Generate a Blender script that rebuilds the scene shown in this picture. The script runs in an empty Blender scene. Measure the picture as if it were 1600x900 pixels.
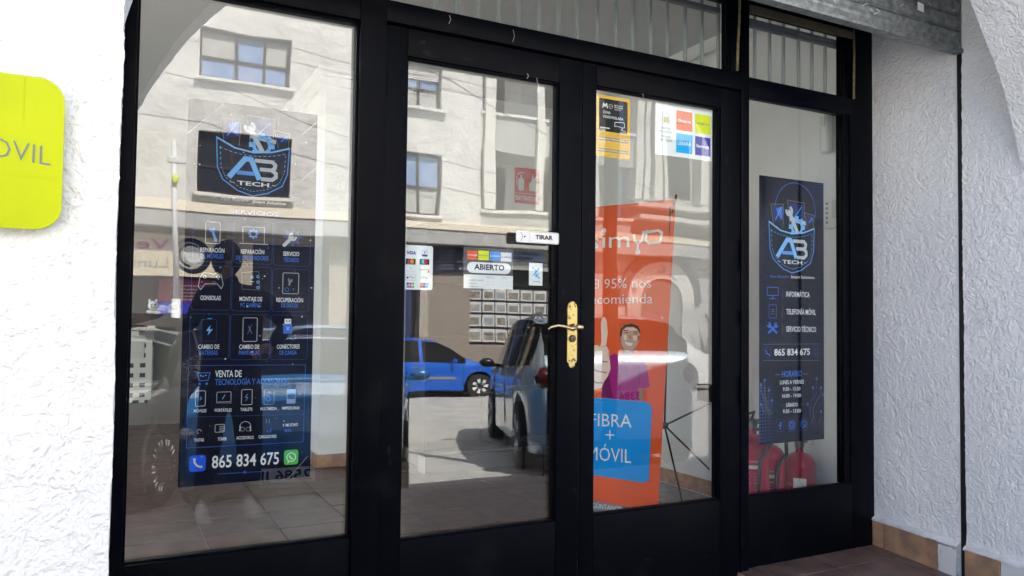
import bpy, bmesh, math, random
from mathutils import Vector, Matrix, noise as mnoise
from math import radians, sin, cos, pi, sqrt
random.seed(7)
S = bpy.context.scene
COL = S.collection

# ---------------------------------------------------------------- camera
cam = bpy.data.cameras.new('camera'); co = bpy.data.objects.new('camera', cam); COL.objects.link(co)
cam.sensor_width = 36.0; cam.lens = 36.0 * 1205.3 / 1600.0
cam.clip_start = 0.05; cam.clip_end = 2000
rx = (0.88624287, -0.46306809, 0.01189617); ry = (-0.0272395, -0.02646094, 0.99927865); fz = (0.46241928, 0.88592763, 0.03606457)
X = Vector(rx).normalized(); F = Vector(fz).normalized(); Y = (-F).cross(X).normalized()
M = Matrix((X, Y, -F)).transposed().to_4x4(); M.translation = Vector((0, -2.5, 1.07))
co.matrix_world = M
S.camera = co
# ---------------------------------------------------------------- sky, sun, exposure
SUN = Vector((.04, .185, .25)).normalized()          # direction towards the sun
elev = math.asin(SUN.z); azim = math.atan2(SUN.x, SUN.y)
w = bpy.data.worlds.new('World'); S.world = w; w.use_nodes = True
nt = w.node_tree; bg = nt.nodes['Background']
sky = nt.nodes.new('ShaderNodeTexSky'); sky.sky_type = 'NISHITA'; sky.sun_disc = False
sky.sun_elevation = elev; sky.sun_rotation = azim; sky.air_density = 1.0; sky.dust_density = 4.0; sky.ozone_density = .5; sky.air_density = .8
nt.links.new(sky.outputs[0], bg.inputs[0]); bg.inputs[1].default_value = 0.12
sl = bpy.data.lights.new('sun', 'SUN'); so = bpy.data.objects.new('sun', sl); COL.objects.link(so)
sl.energy = 5.0; sl.angle = radians(0.5); sl.color = (1, .95, .87)
so.rotation_euler = SUN.to_track_quat('Z', 'Y').to_euler(); so.location = (0, 0, 20)
S.view_settings.view_transform = 'Standard'; S.view_settings.look = 'None'
S.view_settings.exposure = 2.2; S.view_settings.gamma = 1.0; S.view_settings.use_curve_mapping = False
S.render.engine = 'CYCLES'
S.cycles.max_bounces = 9; S.cycles.diffuse_bounces = 5; S.cycles.glossy_bounces = 5; S.cycles.transparent_max_bounces = 24
S.cycles.use_denoising = True; S.cycles.sample_clamp_indirect = 6.0

# ---------------------------------------------------------------- materials
MATS = {}
def mat(name, col, rough=.6, metal=0., var=0., vscale=6., col2=None, bump=0., bscale=30., coat=0., bdist=.002, spec=.5, detail=6., lo=.35, hi=.65):
    if name in MATS: return MATS[name]
    m = bpy.data.materials.new(name); m.use_nodes = True; MATS[name] = m
    n = m.node_tree; L = n.links; p = n.nodes['Principled BSDF']
    p.inputs['Base Color'].default_value = (*col, 1); p.inputs['Roughness'].default_value = rough
    p.inputs['Metallic'].default_value = metal; p.inputs['Specular IOR Level'].default_value = spec
    if coat: p.inputs['Coat Weight'].default_value = coat; p.inputs['Coat Roughness'].default_value = .03
    geo = None
    if var or col2 or bump: geo = n.nodes.new('ShaderNodeNewGeometry').outputs['Position']
    if var or col2:
        c2 = col2 or tuple(max(0, c * (1 - var)) for c in col)
        t = n.nodes.new('ShaderNodeTexNoise'); t.inputs['Scale'].default_value = vscale; t.inputs['Detail'].default_value = detail
        r = n.nodes.new('ShaderNodeValToRGB'); r.color_ramp.elements[0].position = lo; r.color_ramp.elements[1].position = hi
        r.color_ramp.elements[0].color = (*c2, 1); r.color_ramp.elements[1].color = (*col, 1)
        L.new(geo, t.inputs['Vector']); L.new(t.outputs['Fac'], r.inputs['Fac']); L.new(r.outputs[0], p.inputs['Base Color'])
    if bump:
        t = n.nodes.new('ShaderNodeTexNoise'); t.inputs['Scale'].default_value = bscale; t.inputs['Detail'].default_value = 5
        b = n.nodes.new('ShaderNodeBump'); b.inputs['Strength'].default_value = bump; b.inputs['Distance'].default_value = bdist
        L.new(geo, t.inputs['Vector']); L.new(t.outputs['Fac'], b.inputs['Height']); L.new(b.outputs[0], p.inputs['Normal'])
    return m

def stucco_mat():
    m = bpy.data.materials.new('white_stucco'); m.use_nodes = True
    n = m.node_tree; L = n.links; p = n.nodes['Principled BSDF']; p.inputs['Roughness'].default_value = .75
    p.inputs['Specular IOR Level'].default_value = .3
    g = n.nodes.new('ShaderNodeNewGeometry')
    w1 = n.nodes.new('ShaderNodeTexNoise'); w1.inputs['Scale'].default_value = 14; w1.inputs['Detail'].default_value = 2
    mx = n.nodes.new('ShaderNodeVectorMath'); mx.operation = 'MULTIPLY_ADD'; mx.inputs[1].default_value = (.05, .05, .05)
    L.new(g.outputs['Position'], w1.inputs['Vector']); L.new(w1.outputs['Color'], mx.inputs[0]); L.new(g.outputs['Position'], mx.inputs[2])
    t = n.nodes.new('ShaderNodeTexNoise'); t.inputs['Scale'].default_value = 68; t.inputs['Detail'].default_value = 1.5
    L.new(mx.outputs[0], t.inputs['Vector'])
    s = n.nodes.new('ShaderNodeMath'); s.operation = 'SUBTRACT'; s.inputs[1].default_value = .5; L.new(t.outputs['Fac'], s.inputs[0])
    a = n.nodes.new('ShaderNodeMath'); a.operation = 'ABSOLUTE'; L.new(s.outputs[0], a.inputs[0])
    mr = n.nodes.new('ShaderNodeMapRange'); mr.inputs[1].default_value = 0; mr.inputs[2].default_value = .24; mr.inputs[3].default_value = 1; mr.inputs[4].default_value = 0
    mr.interpolation_type = 'SMOOTHSTEP'
    L.new(a.outputs[0], mr.inputs[0])
    t2 = n.nodes.new('ShaderNodeTexNoise'); t2.inputs['Scale'].default_value = 130; t2.inputs['Detail'].default_value = 3
    L.new(g.outputs['Position'], t2.inputs['Vector'])
    t5 = n.nodes.new('ShaderNodeTexNoise'); t5.inputs['Scale'].default_value = 52; t5.inputs['Detail'].default_value = 3; L.new(mx.outputs[0], t5.inputs['Vector'])
    a5 = n.nodes.new('ShaderNodeMath'); a5.operation = 'MULTIPLY_ADD'; a5.inputs[1].default_value = 2.2; L.new(t5.outputs['Fac'], a5.inputs[0])
    k5 = n.nodes.new('ShaderNodeMath'); k5.operation = 'MULTIPLY'; k5.inputs[1].default_value = .42; L.new(mr.outputs[0], k5.inputs[0]); L.new(k5.outputs[0], a5.inputs[2])
    ad = n.nodes.new('ShaderNodeMath'); ad.operation = 'MULTIPLY_ADD'; ad.inputs[1].default_value = .45
    L.new(t2.outputs['Fac'], ad.inputs[0]); L.new(a5.outputs[0], ad.inputs[2])
    b = n.nodes.new('ShaderNodeBump'); b.inputs['Strength'].default_value = 1.0; b.inputs['Distance'].default_value = .0038
    L.new(ad.outputs[0], b.inputs['Height']); L.new(b.outputs[0], p.inputs['Normal'])
    # grime in patches and near the ground-level edges of the plaster
    t3 = n.nodes.new('ShaderNodeTexNoise'); t3.inputs['Scale'].default_value = 3.2; t3.inputs['Detail'].default_value = 10; t3.inputs['Roughness'].default_value = .72
    L.new(g.outputs['Position'], t3.inputs['Vector'])
    r = n.nodes.new('ShaderNodeValToRGB'); r.color_ramp.elements[0].position = .16; r.color_ramp.elements[1].position = .40
    r.color_ramp.elements[0].color = (.46, .45, .43, 1); r.color_ramp.elements[1].color = (.88, .88, .87, 1)
    L.new(t3.outputs['Fac'], r.inputs['Fac']); L.new(r.outputs[0], p.inputs['Base Color'])
    return m
STUCCO = stucco_mat()

def glass_mat(name='window_glass', tint=(.96, .985, .975), f0=.062, wav=.3):
    m = bpy.data.materials.new(name); m.use_nodes = True
    n = m.node_tree; L = n.links; n.nodes.remove(n.nodes['Principled BSDF'])
    out = n.nodes['Material Output']
    tr = n.nodes.new('ShaderNodeBsdfTransparent'); tr.inputs[0].default_value = (*tint, 1)
    gl = n.nodes.new('ShaderNodeBsdfGlossy'); gl.inputs['Roughness'].default_value = 0.0; gl.inputs[0].default_value = (1, 1, 1, 1)
    g = n.nodes.new('ShaderNodeNewGeometry')
    t = n.nodes.new('ShaderNodeTexNoise'); t.inputs['Scale'].default_value = 2.2; t.inputs['Detail'].default_value = 1
    L.new(g.outputs['Position'], t.inputs['Vector'])
    b = n.nodes.new('ShaderNodeBump'); b.inputs['Strength'].default_value = wav; b.inputs['Distance'].default_value = .004
    L.new(t.outputs['Fac'], b.inputs['Height']); L.new(b.outputs[0], gl.inputs['Normal'])
    d = n.nodes.new('ShaderNodeVectorMath'); d.operation = 'DOT_PRODUCT'; L.new(g.outputs['Normal'], d.inputs[0]); L.new(g.outputs['Incoming'], d.inputs[1])
    a = n.nodes.new('ShaderNodeMath'); a.operation = 'ABSOLUTE'; L.new(d.outputs['Value'], a.inputs[0])
    o = n.nodes.new('ShaderNodeMath'); o.operation = 'SUBTRACT'; o.inputs[0].default_value = 1; L.new(a.outputs[0], o.inputs[1])
    pw = n.nodes.new('ShaderNodeMath'); pw.operation = 'POWER'; pw.inputs[1].default_value = 5; L.new(o.outputs[0], pw.inputs[0])
    f = n.nodes.new('ShaderNodeMath'); f.operation = 'MULTIPLY_ADD'; f.inputs[1].default_value = 1 - f0; f.inputs[2].default_value = f0; L.new(pw.outputs[0], f.inputs[0])
    mx = n.nodes.new('ShaderNodeMixShader'); L.new(f.outputs[0], mx.inputs[0]); L.new(tr.outputs[0], mx.inputs[1]); L.new(gl.outputs[0], mx.inputs[2])
    df = n.nodes.new('ShaderNodeBsdfDiffuse'); df.inputs[0].default_value = (.7, .7, .7, 1)
    mp = n.nodes.new('ShaderNodeMapping'); mp.inputs['Scale'].default_value = (3.2, 3.2, 1.1); L.new(g.outputs['Position'], mp.inputs[0])
    t4 = n.nodes.new('ShaderNodeTexNoise'); t4.inputs['Scale'].default_value = 4; t4.inputs['Detail'].default_value = 12; t4.inputs['Roughness'].default_value = .75; L.new(mp.outputs[0], t4.inputs['Vector'])
    r4 = n.nodes.new('ShaderNodeMapRange'); r4.inputs[1].default_value = .52; r4.inputs[2].default_value = .80; r4.inputs[3].default_value = 0; r4.inputs[4].default_value = .016; L.new(t4.outputs['Fac'], r4.inputs[0])
    m2 = n.nodes.new('ShaderNodeMixShader'); L.new(r4.outputs[0], m2.inputs[0]); L.new(mx.outputs[0], m2.inputs[1]); L.new(df.outputs[0], m2.inputs[2])
    L.new(m2.outputs[0], out.inputs[0]); MATS[name] = m
    return m
GLASS = glass_mat(); GLASS_SIDE = glass_mat('side_window_glass', f0=.036); GLASS_DOOR = glass_mat('right_door_glass', f0=.036)

BLACK = mat('black_gloss_paint', (.008, .0085, .010), .42, col2=(.0011, .0017, .0040), vscale=7, bump=.45, bscale=30, bdist=.0014, spec=.06, lo=.58, hi=.86, detail=11)
DARKGAP = mat('dark_void', (.002, .002, .002), .9)
GALV = mat('galvanised_steel', (.30, .32, .32), .45, .55, col2=(.15, .165, .165), vscale=34, bump=.15, bscale=60, detail=10)
STEEL = mat('grey_steel', (.40, .42, .42), .5, .1)
BRASS = mat('worn_brass', (.62, .47, .16), .3, .75, col2=(.18, .12, .06), vscale=70, lo=.33, hi=.45, bump=.2, bscale=90)
RUST = mat('dull_brown_metal', (.13, .085, .07), .4, .6)
TERRA = mat('terracotta_glazed', (.52, .31, .18), .3, col2=(.30, .19, .13), vscale=13, spec=.6, lo=.4, hi=.62)
TILE = mat('brown_floor_tile', (.150, .100, .088), .36, col2=(.075, .050, .044), vscale=11, bump=.15, bscale=40, detail=9)
TILE2 = mat('brown_floor_tile_warm', (.155, .098, .08), .36, col2=(.085, .052, .043), vscale=13, bump=.15, bscale=40, detail=9)
STEP = mat('orange_step_tile', (.40, .24, .16), .5, col2=(.25, .15, .11), vscale=12, detail=9)
GROUT = mat('grout', (.40, .37, .345), .85, var=.3, vscale=20)
PLASTER = mat('interior_white_plaster', (.84, .85, .84), .7, var=.06, vscale=3, bump=.5, bscale=36, bdist=.004)
CEIL = mat('ceiling_white', (.62, .63, .64), .8)
WHITEP = mat('white_paint', (.8, .8, .8), .4, var=.06)
PLASTIC = mat('white_plastic', (.78, .78, .76), .35)
BLACKP = mat('black_plastic', (.012, .012, .013), .4)
WOODRAW = mat('raw_foam_strip', (.26, .21, .10), .7, var=.5, vscale=60)
ASPH = mat('worn_asphalt', (.50, .49, .47), .85, col2=(.38, .375, .36), vscale=2.5, bump=.5, bscale=80, bdist=.004, detail=12)
PAVE = mat('pavement_tile', (.26, .25, .24), .8, var=.2, vscale=5, bump=.3, bscale=60)
KERB = mat('kerb_stone', (.34, .335, .32), .8, var=.25, vscale=9)

# ---------------------------------------------------------------- mesh helpers
SPLIT = {'wall_core', 'track_recess', 'guide_track', 'eye', 'ear', 'glazing_bead', 'key', 'blind_slat', 'paw', 'jamb', 'door_seam', 'screw', 'side_wall', 'side_window', 'crown_moulding', 'kerb_stone', 'brush_mark'}
def islands(me):
    n = len(me.vertices); p = list(range(n))
    def f(a):
        while p[a] != a: p[a] = p[p[a]]; a = p[a]
        return a
    for e in me.edges: p[f(e.vertices[0])] = f(e.vertices[1])
    gr = {}
    for q in me.polygons: gr.setdefault(f(q.vertices[0]), []).append(q)
    out = []
    for fs in gr.values():
        ids = sorted({v for q in fs for v in q.vertices}); ix = {v: i for i, v in enumerate(ids)}
        m2 = bpy.data.meshes.new(me.name); m2.from_pydata([me.vertices[v].co[:] for v in ids], [], [tuple(ix[v] for v in q.vertices) for q in fs])
        m2.polygons.foreach_set('use_smooth', [q.use_smooth for q in fs])
        for m_ in me.materials: m2.materials.append(m_)
        out.append(m2)
    return out
class MB:
    def __init__(s): s.bm = bmesh.new()
    def box(s, x0, x1, y0, y1, z0, z1, bev=0):
        v = [s.bm.verts.new((x, y, z)) for x in (x0, x1) for y in (y0, y1) for z in (z0, z1)]
        fs = [s.bm.faces.new([v[i] for i in f]) for f in ((0, 1, 3, 2), (4, 6, 7, 5), (0, 4, 5, 1), (2, 3, 7, 6), (0, 2, 6, 4), (1, 5, 7, 3))]
        if bev:
            es = {e for f in fs for e in f.edges}
            bmesh.ops.bevel(s.bm, geom=list(es), offset=bev, segments=2, affect='EDGES', profile=.6)
        return s
    def poly(s, pts):
        s.bm.faces.new([s.bm.verts.new(p) for p in pts]); return s
    def quads(s, rows):
        vs = [[s.bm.verts.new(p) for p in r] for r in rows]
        for i in range(len(vs) - 1):
            for j in range(len(vs[i]) - 1):
                s.bm.faces.new((vs[i][j], vs[i][j + 1], vs[i + 1][j + 1], vs[i + 1][j]))
        return s
    def tube(s, pts, r, n=8, caps=True):
        pts = [Vector(p) for p in pts]; rs = r if isinstance(r, (list, tuple)) else [r] * len(pts)
        rings = []
        for i, p in enumerate(pts):
            d = (pts[min(i + 1, len(pts) - 1)] - pts[max(i - 1, 0)]).normalized()
            a = d.orthogonal().normalized() if i == 0 else (a - d * a.dot(d)).normalized()
            b = d.cross(a)
            rings.append([s.bm.verts.new(p + (a * cos(2 * pi * k / n) + b * sin(2 * pi * k / n)) * rs[i]) for k in range(n)])
        for i in range(len(rings) - 1):
            for k in range(n): s.bm.faces.new((rings[i][k], rings[i][(k + 1) % n], rings[i + 1][(k + 1) % n], rings[i + 1][k]))
        if caps: s.bm.faces.new(rings[0][::-1]); s.bm.faces.new(rings[-1])
        return s
    def lathe(s, prof, c=(0, 0, 0), n=24, ax='z'):
        rings = []
        for r, h in prof:
            ring = []
            for k in range(n):
                a = 2 * pi * k / n; u, v = max(r, 1e-4) * cos(a), max(r, 1e-4) * sin(a)
                p = (u, v, h) if ax == 'z' else ((u, h, v) if ax == 'y' else (h, u, v))
                ring.append(s.bm.verts.new((p[0] + c[0], p[1] + c[1], p[2] + c[2])))
            rings.append(ring)
        for i in range(len(rings) - 1):
            for k in range(n): s.bm.faces.new((rings[i][k], rings[i][(k + 1) % n], rings[i + 1][(k + 1) % n], rings[i + 1][k]))
        s.bm.faces.new(rings[0][::-1]); s.bm.faces.new(rings[-1])
        return s
    def prism(s, pts, d):
        """pts: 3-D outline, d: extrusion vector"""
        d = Vector(d); a = [s.bm.verts.new(p) for p in pts]; b = [s.bm.verts.new(Vector(p) + d) for p in pts]
        s.bm.faces.new(a); s.bm.faces.new(b[::-1]); n = len(a)
        for k in range(n): s.bm.faces.new((a[k], b[k], b[(k + 1) % n], a[(k + 1) % n]))
        return s
    def ball(s, c, r, sx=1, sy=1, sz=1, seg=14, rings=9):
        m = Matrix.Translation(c) @ Matrix.Diagonal((sx, sy, sz, 1))
        bmesh.ops.create_uvsphere(s.bm, u_segments=seg, v_segments=rings, radius=r, matrix=m); return s
    def build(s, name, m, parent=None, smooth=False, recalc=True):
        if recalc: bmesh.ops.recalc_face_normals(s.bm, faces=s.bm.faces)
        me = bpy.data.meshes.new(name); s.bm.to_mesh(me); s.bm.free(); me.materials.append(m)
        if smooth: me.shade_smooth() if smooth is True else smooth_angle(me, smooth)
        if name in SPLIT:
            pcs = islands(me)
            if len(pcs) > 1: return [link(name, p, parent) for p in pcs][0]
        return link(name, me, parent)
def smooth_angle(me, deg):
    me.shade_smooth()
    try: me.set_sharp_from_angle(angle=radians(deg))
    except Exception: pass
def origin_of(p):
    v = Vector((0, 0, 0))
    while p: v += p.location; p = p.parent
    return v
def link(name, me, parent=None):
    o = bpy.data.objects.new(name, me); COL.objects.link(o)
    if parent:
        o.parent = parent; o.location = -origin_of(parent) if parent.get('abs_parts', 1) else Vector((0, 0, 0))
    return o
def tag(o, label=None, cat=None, group=None, kind=None):
    if label: o['label'] = label
    if cat: o['category'] = cat
    if group: o['group'] = group
    if kind: o['kind'] = kind
    return o
def thing(name, label, cat, loc=(0, 0, 0), group=None, local=False):
    o = bpy.data.objects.new(name, None); COL.objects.link(o); o.location = loc; o.empty_display_size = .1
    if local: o['abs_parts'] = 0
    return tag(o, label, cat, group)
def copy_tree(o, parent=None):
    c = o.copy(); COL.objects.link(c)
    if parent: c.parent = parent
    for ch in o.children: copy_tree(ch, c)
    return c

# ---------------------------------------------------------------- flat print (lettering, icons) on a plane
def text_verts(txt, bold=0., shear=0.):
    cu = bpy.data.curves.new('t', 'FONT'); cu.body = txt; cu.size = 1; cu.offset = bold; cu.resolution_u = 2; cu.shear = shear
    cu.fill_mode = 'BOTH'
    ob = bpy.data.objects.new('t', cu); COL.objects.link(ob)
    dg = bpy.context.evaluated_depsgraph_get(); me = bpy.data.meshes.new_from_object(ob.evaluated_get(dg))
    vs = [v.co.copy() for v in me.vertices]; fs = [tuple(p.vertices) for p in me.polygons]
    bpy.data.objects.remove(ob); bpy.data.curves.remove(cu); bpy.data.meshes.remove(me)
    return vs, fs
CAP = {}
def capheight(bold):
    if bold not in CAP:
        v, f = text_verts('H', bold); CAP[bold] = (min(p.y for p in v), max(p.y for p in v))
    return CAP[bold]
class Print:
    """collects flat shapes per ink colour in a (u, v) plane; place(u, v, layer) gives the 3-D point"""
    def __init__(s, place): s.place = place; s.ink = {}
    def _b(s, ink):
        if ink not in s.ink: s.ink[ink] = ([], [])
        return s.ink[ink]
    def add(s, ink, pts, faces, lay):
        V, Fc = s._b(ink); o = len(V)
        V += [s.place(u, v, lay) for u, v in pts]; Fc += [tuple(i + o for i in f) for f in faces]
    def text(s, txt, a, b, cap, ink='print_white', bold=.012, lay=3, shear=0., base=None):
        vs, fs = text_verts(txt, bold, shear)
        if not vs: return
        x0 = min(v.x for v in vs); x1 = max(v.x for v in vs); c0, c1 = capheight(bold)
        kx = (b[0] - a[0]) / (x1 - x0); kz = cap / (c1 - c0)
        s.add(ink, [(a[0] + (v.x - x0) * kx, (a[1] + (b[1] - a[1]) * (v.x - x0) / (x1 - x0)) + (v.y - c0) * kz) for v in vs], fs, lay)
    def poly(s, pts, ink='print_white', lay=2): s.add(ink, pts, [tuple(range(len(pts)))], lay)
    def rect(s, a, b, ink='print_white', lay=2):
        s.poly([(a[0], a[1]), (b[0], a[1]), (b[0], b[1]), (a[0], b[1])], ink, lay)
    def rr(s, a, b, r, ink='print_white', lay=2): s.poly(rrect(a, b, r), ink, lay)
    def line(s, pts, w, ink='print_white', lay=3, closed=False):
        P = [Vector(p) for p in pts]
        if closed: P = P + [P[0]]
        for i in range(len(P) - 1):
            d = P[i + 1] - P[i]
            if d.length < 1e-6: continue
            d.normalize(); n = Vector((-d.y, d.x)) * w / 2; e = d * w * .25
            q = [P[i] - e + n, P[i] - e - n, P[i + 1] + e - n, P[i + 1] + e + n]
            s.poly([(v.x, v.y) for v in q], ink, lay + (i % 2) * .12)
    def rrline(s, a, b, r, w, ink='print_white', lay=3): s.line(rrect(a, b, r), w, ink, lay, True)
    def disc(s, c, r, ink='print_white', lay=3, n=16, ry=None):
        s.poly([(c[0] + r * cos(2 * pi * k / n), c[1] + (ry or r) * sin(2 * pi * k / n)) for k in range(n)], ink, lay)
    def ring(s, c, r, w, ink='print_white', lay=3, n=18, a0=0, a1=360):
        s.line([(c[0] + r * cos(radians(a0 + (a1 - a0) * k / n)), c[1] + r * sin(radians(a0 + (a1 - a0) * k / n))) for k in range(n + 1)], w, ink, lay)
    def gear(s, c, r, w, ink, lay=3):
        s.ring(c, r * .72, w, ink, lay)
        for k in range(8):
            a = 2 * pi * k / 8; d = (cos(a), sin(a)); s.line([(c[0] + d[0] * r * .8, c[1] + d[1] * r * .8), (c[0] + d[0] * r * 1.05, c[1] + d[1] * r * 1.05)], w * 1.5, ink, lay)
    def wrench(s, a, b, w, ink, lay=4):
        s.line([a, b], w, ink, lay); d = (Vector(b) - Vector(a)).normalized(); ang = math.degrees(math.atan2(-d.y, -d.x))
        s.ring(a, w * .95, w * .62, ink, lay + .3, 12, ang + 50, ang + 310)
        s.disc(b, w * .5, ink, lay + .1, 10)
    def build(s, parent, inkmat=None, name='print'):
        for k in sorted(s.ink):
            V, Fc = s.ink[k]; me = bpy.data.meshes.new(name); me.from_pydata([tuple(v) for v in V], [], Fc); me.materials.append(ink(k))
            link('lettering' if name == 'print' else name, me, parent)
def rrect(a, b, r, n=3):
    x0, x1 = min(a[0], b[0]), max(a[0], b[0]); z0, z1 = min(a[1], b[1]), max(a[1], b[1]); r = min(r, (x1 - x0) / 2.01, (z1 - z0) / 2.01)
    pts = []
    for cx, cz, a0 in ((x1 - r, z1 - r, 0), (x0 + r, z1 - r, 90), (x0 + r, z0 + r, 180), (x1 - r, z0 + r, 270)):
        for k in range(n + 1):
            t = radians(a0 + 90 * k / n); pts.append((cx + r * cos(t), cz + r * sin(t)))
    return pts
INKS = dict(print_olive=(.55, .62, .0), print_lilac=(.16, .18, .42), print_skinmid=(.48, .25, .18), print_white=(.78, .78, .80), print_blue=(.045, .16, .62), print_lightblue=(.10, .32, .80), print_sky=(.20, .48, .88), print_dim=(.03, .075, .26),
            print_navy=(.0015, .0045, .022), print_deep=(.006, .025, .16), print_black=(.012, .012, .014), print_grey=(.22, .23, .25), print_silver=(.50, .52, .56), print_green=(.09, .48, .07), print_phoneblue=(.01, .10, .75),
            print_orange=(.78, .12, .035), print_lime=(.72, .78, .0), print_cyan=(.0, .42, .85), print_indigo=(.03, .035, .36), print_red=(.60, .01, .03),
            print_yellow=(.85, .50, .0), print_darkred=(.25, .008, .022), print_amber=(.80, .30, .01), print_purple=(.35, .02, .22), print_skin=(.62, .36, .27), print_skinlight=(.85, .64, .56), print_skinshade=(.33, .15, .10),
            print_hair=(.05, .035, .03), print_magenta=(.36, .008, .20), print_magdark=(.17, .005, .10), print_brandblue=(.0, .30, .86), print_bluegrey=(.25, .30, .52), print_gold=(.55, .38, .12), print_palegrey=(.58, .58, .58), print_stone=(.32, .32, .30), print_teal=(.02, .45, .62))
def ink(k): return mat(k, INKS[k], .5, spec=.12)
def front(y, step=.0004):                 # a vertical plane facing the street (-y)
    return lambda u, v, lay: (u, y - lay * step, v)

# ================================================================ SETTING: street, pavement, floors
def road_z(y): return -.40 + (y + 2.95) * .046          # the street falls away from the shop
rd = MB(); ys = [-2.95, -6, -10, -15, -16.05]; rd.quads([[(x, y, road_z(y)) for x in (-60, -20, -5, 5, 15, 30, 70)] for y in ys])
rd.quads([[(x, y, z) for x in (-60, 70)] for y, z in ((-16.05, road_z(-16.05)), (-60, -1.2))]); tag(rd.build('road', ASPH), kind='structure')
g = MB().poly([(-300, -300, -1.6), (300, -300, -1.6), (300, 300, -1.6), (-300, 300, -1.6)]).build('ground', ASPH); tag(g, kind='structure')
pv = MB().box(-40, 40, -2.80, -.80, -.5, -.224).build('pavement', GROUT); tag(pv, kind='structure')
pm = MB().box(0, .395, 0, .395, -.02, 0, .003).build('paving_slab', PAVE, pv); slab = pm; first = True
for i in range(-4, 14):
    for j in range(5):
        if first: o = pm; first = False
        else: o = pm.copy(); COL.objects.link(o)
        o.location = (i * .4, -2.80 + j * .4, -.204 + random.uniform(-.001, .001))
kb = MB().box(-40, 40, -2.945, -2.805, -.6, -.23).build('kerb', KERB)
for i in range(-6, 10): MB().box(i * 1.0 + .004, i * 1.0 + .996, -2.95, -2.801, -.55, -.212, .012).build('kerb_stone', KERB, kb)
kb = kb; tag(kb, kind='structure')
fp = MB().box(-60, 70, -17.8, -16.2, -1.6, -.87).build('far_pavement', PAVE); tag(fp, kind='structure')
fk = MB().box(-60, 70, -16.2, -16.05, -1.6, -.86, .01).build('far_kerb', KERB); tag(fk, kind='structure')

# interior floor of single tiles, 35 cm grid
fl = MB().box(-3.1, 3.4, .03, 6.0, -.12, -.008).build('shop_floor', GROUT); tag(fl, kind='structure')
t_me = [MB().box(.003, .347, .003, .347, -.012, 0, .0025).build('floor_tile', m, fl) for m in (TILE, TILE2)]
for o in t_me: o.location = (-5, 3, -3)
k = 0
for i in range(-9, 8):
    for j in range(0, 16):
        x = .08 + i * .35; y = .06 + j * .35
        if x > 3.2: continue
        if k < 2: o = t_me[k]
        else: o = t_me[0 if random.random() < .6 else 1].copy(); COL.objects.link(o)
        k += 1
        o.location = (x, y, random.uniform(-.0008, .0008))
        o.rotation_euler = (random.uniform(-.002, .002), random.uniform(-.002, .002), 0)
# entrance floor: a lower part before the doors and a raised ledge under the side window
ef = MB().box(-.3, 3.4, -.80, .02, -.5, -.075).build('entrance_floor', GROUT); tag(ef, kind='structure')
def ztop(y): return .0 + .06 * min(0, y) 
def slanttile(x0, x1, y0, y1, dz, m, name='floor_tile', th=.02):
    b = MB(); b.box(x0 + .002, x1 - .002, y0 + .002, y1 - .002, -th, 0, .003)
    for v in b.bm.verts: v.co.z += dz + .075 * (v.co.y)
    return b.build(name, m, ef)
yb = [-.012, -.16, -.51, -.80]
xs_ = [2.39, 2.47, 2.82, 3.17, 3.30]
rb = MB(); rb.box(2.385, 3.35, -.80, -.03, -.3, -.012)
for v in rb.bm.verts:
    if v.co.z > -.1: v.co.z += .075 * v.co.y
rb.build('ledge_base', GROUT, ef)
for a in range(len(xs_) - 1):
    for b_ in range(len(yb) - 1): slanttile(xs_[a], xs_[a + 1], yb[b_ + 1], yb[b_], .006, TILE)
for b_ in range(3):
    y1, y0 = yb[b_], yb[b_ + 1]
    e = MB().box(2.372, 2.3845, y0 + .003, y1 - .003, -.05, .004, .002)
    for v in e.bm.verts: v.co.z += .075 * v.co.y
    e.build('edge_tile', STEP, ef)
for a in range(-1, 7):
    for b_ in range(3): slanttile(a * .35 - .08, min(a * .35 + .27, 2.368), yb[b_ + 1], yb[b_], -.045, STEP)

# ================================================================ the shop's building
shop = thing('shop_building', 'white rough plastered shop building with round arched doorway', 'building', (1.64, -.72, -.2))
XC, ZC, RA = 1.64, 1.22, 1.69
def halfw(z):
    if z <= ZC: return 1.63
    return min(1.63, sqrt(max(RA * RA - (z - ZC) ** 2, 0)))
zs = [-.3 + .0125 * i for i in range(int(3.2 / .0125) + 1)]
zs = [z for z in zs if z < ZC + RA - .01] + [ZC + RA - .004]
def rough(p, a=.0022):
    v = Vector(p); q = v * 26 + mnoise.noise_vector(v * 9) * .6
    r = lambda o: (1 - min(1, abs(mnoise.noise(q + Vector((o, o * 2.1, 0)))) * 3.2)) - .5
    big = mnoise.noise_vector(v * 3.1) * .005
    return v + Vector((r(3.3), r(9.7), r(17.1))) * a + big
def patch(name, rows, m=STUCCO, a=.0022):
    b = MB(); b.quads([[rough(p, a) for p in r] for r in rows]); return b.build(name, m, shop, smooth=True)
NX = 64
def xl(z): return XC - halfw(z)
def xr(z): return XC + halfw(z)
patch('front_wall', [[(-.82 + (xl(z) + .82) * (i / NX) ** .9, -.95, z) for i in range(NX + 1)] for z in zs], a=.0036)
patch('front_wall', [[(xr(z) + (3.95 - xr(z)) * i / 40, -.95, z) for i in range(41)] for z in zs])
for sx, f in ((-1, xl), (1, xr)):
    patch('arch_reveal', [[(f(z), -.95 + .25 * j / 20, z) for j in range(21)] for z in zs])
    patch('arch_inner_face', [[(f(z) + sx * ((.01 if sx < 0 else 0) + max(0, (XC + sx * 1.63 - f(z)) * sx) + .02) * i / 12, -.70, z) for i in range(13)] for z in zs[::2]])
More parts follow.
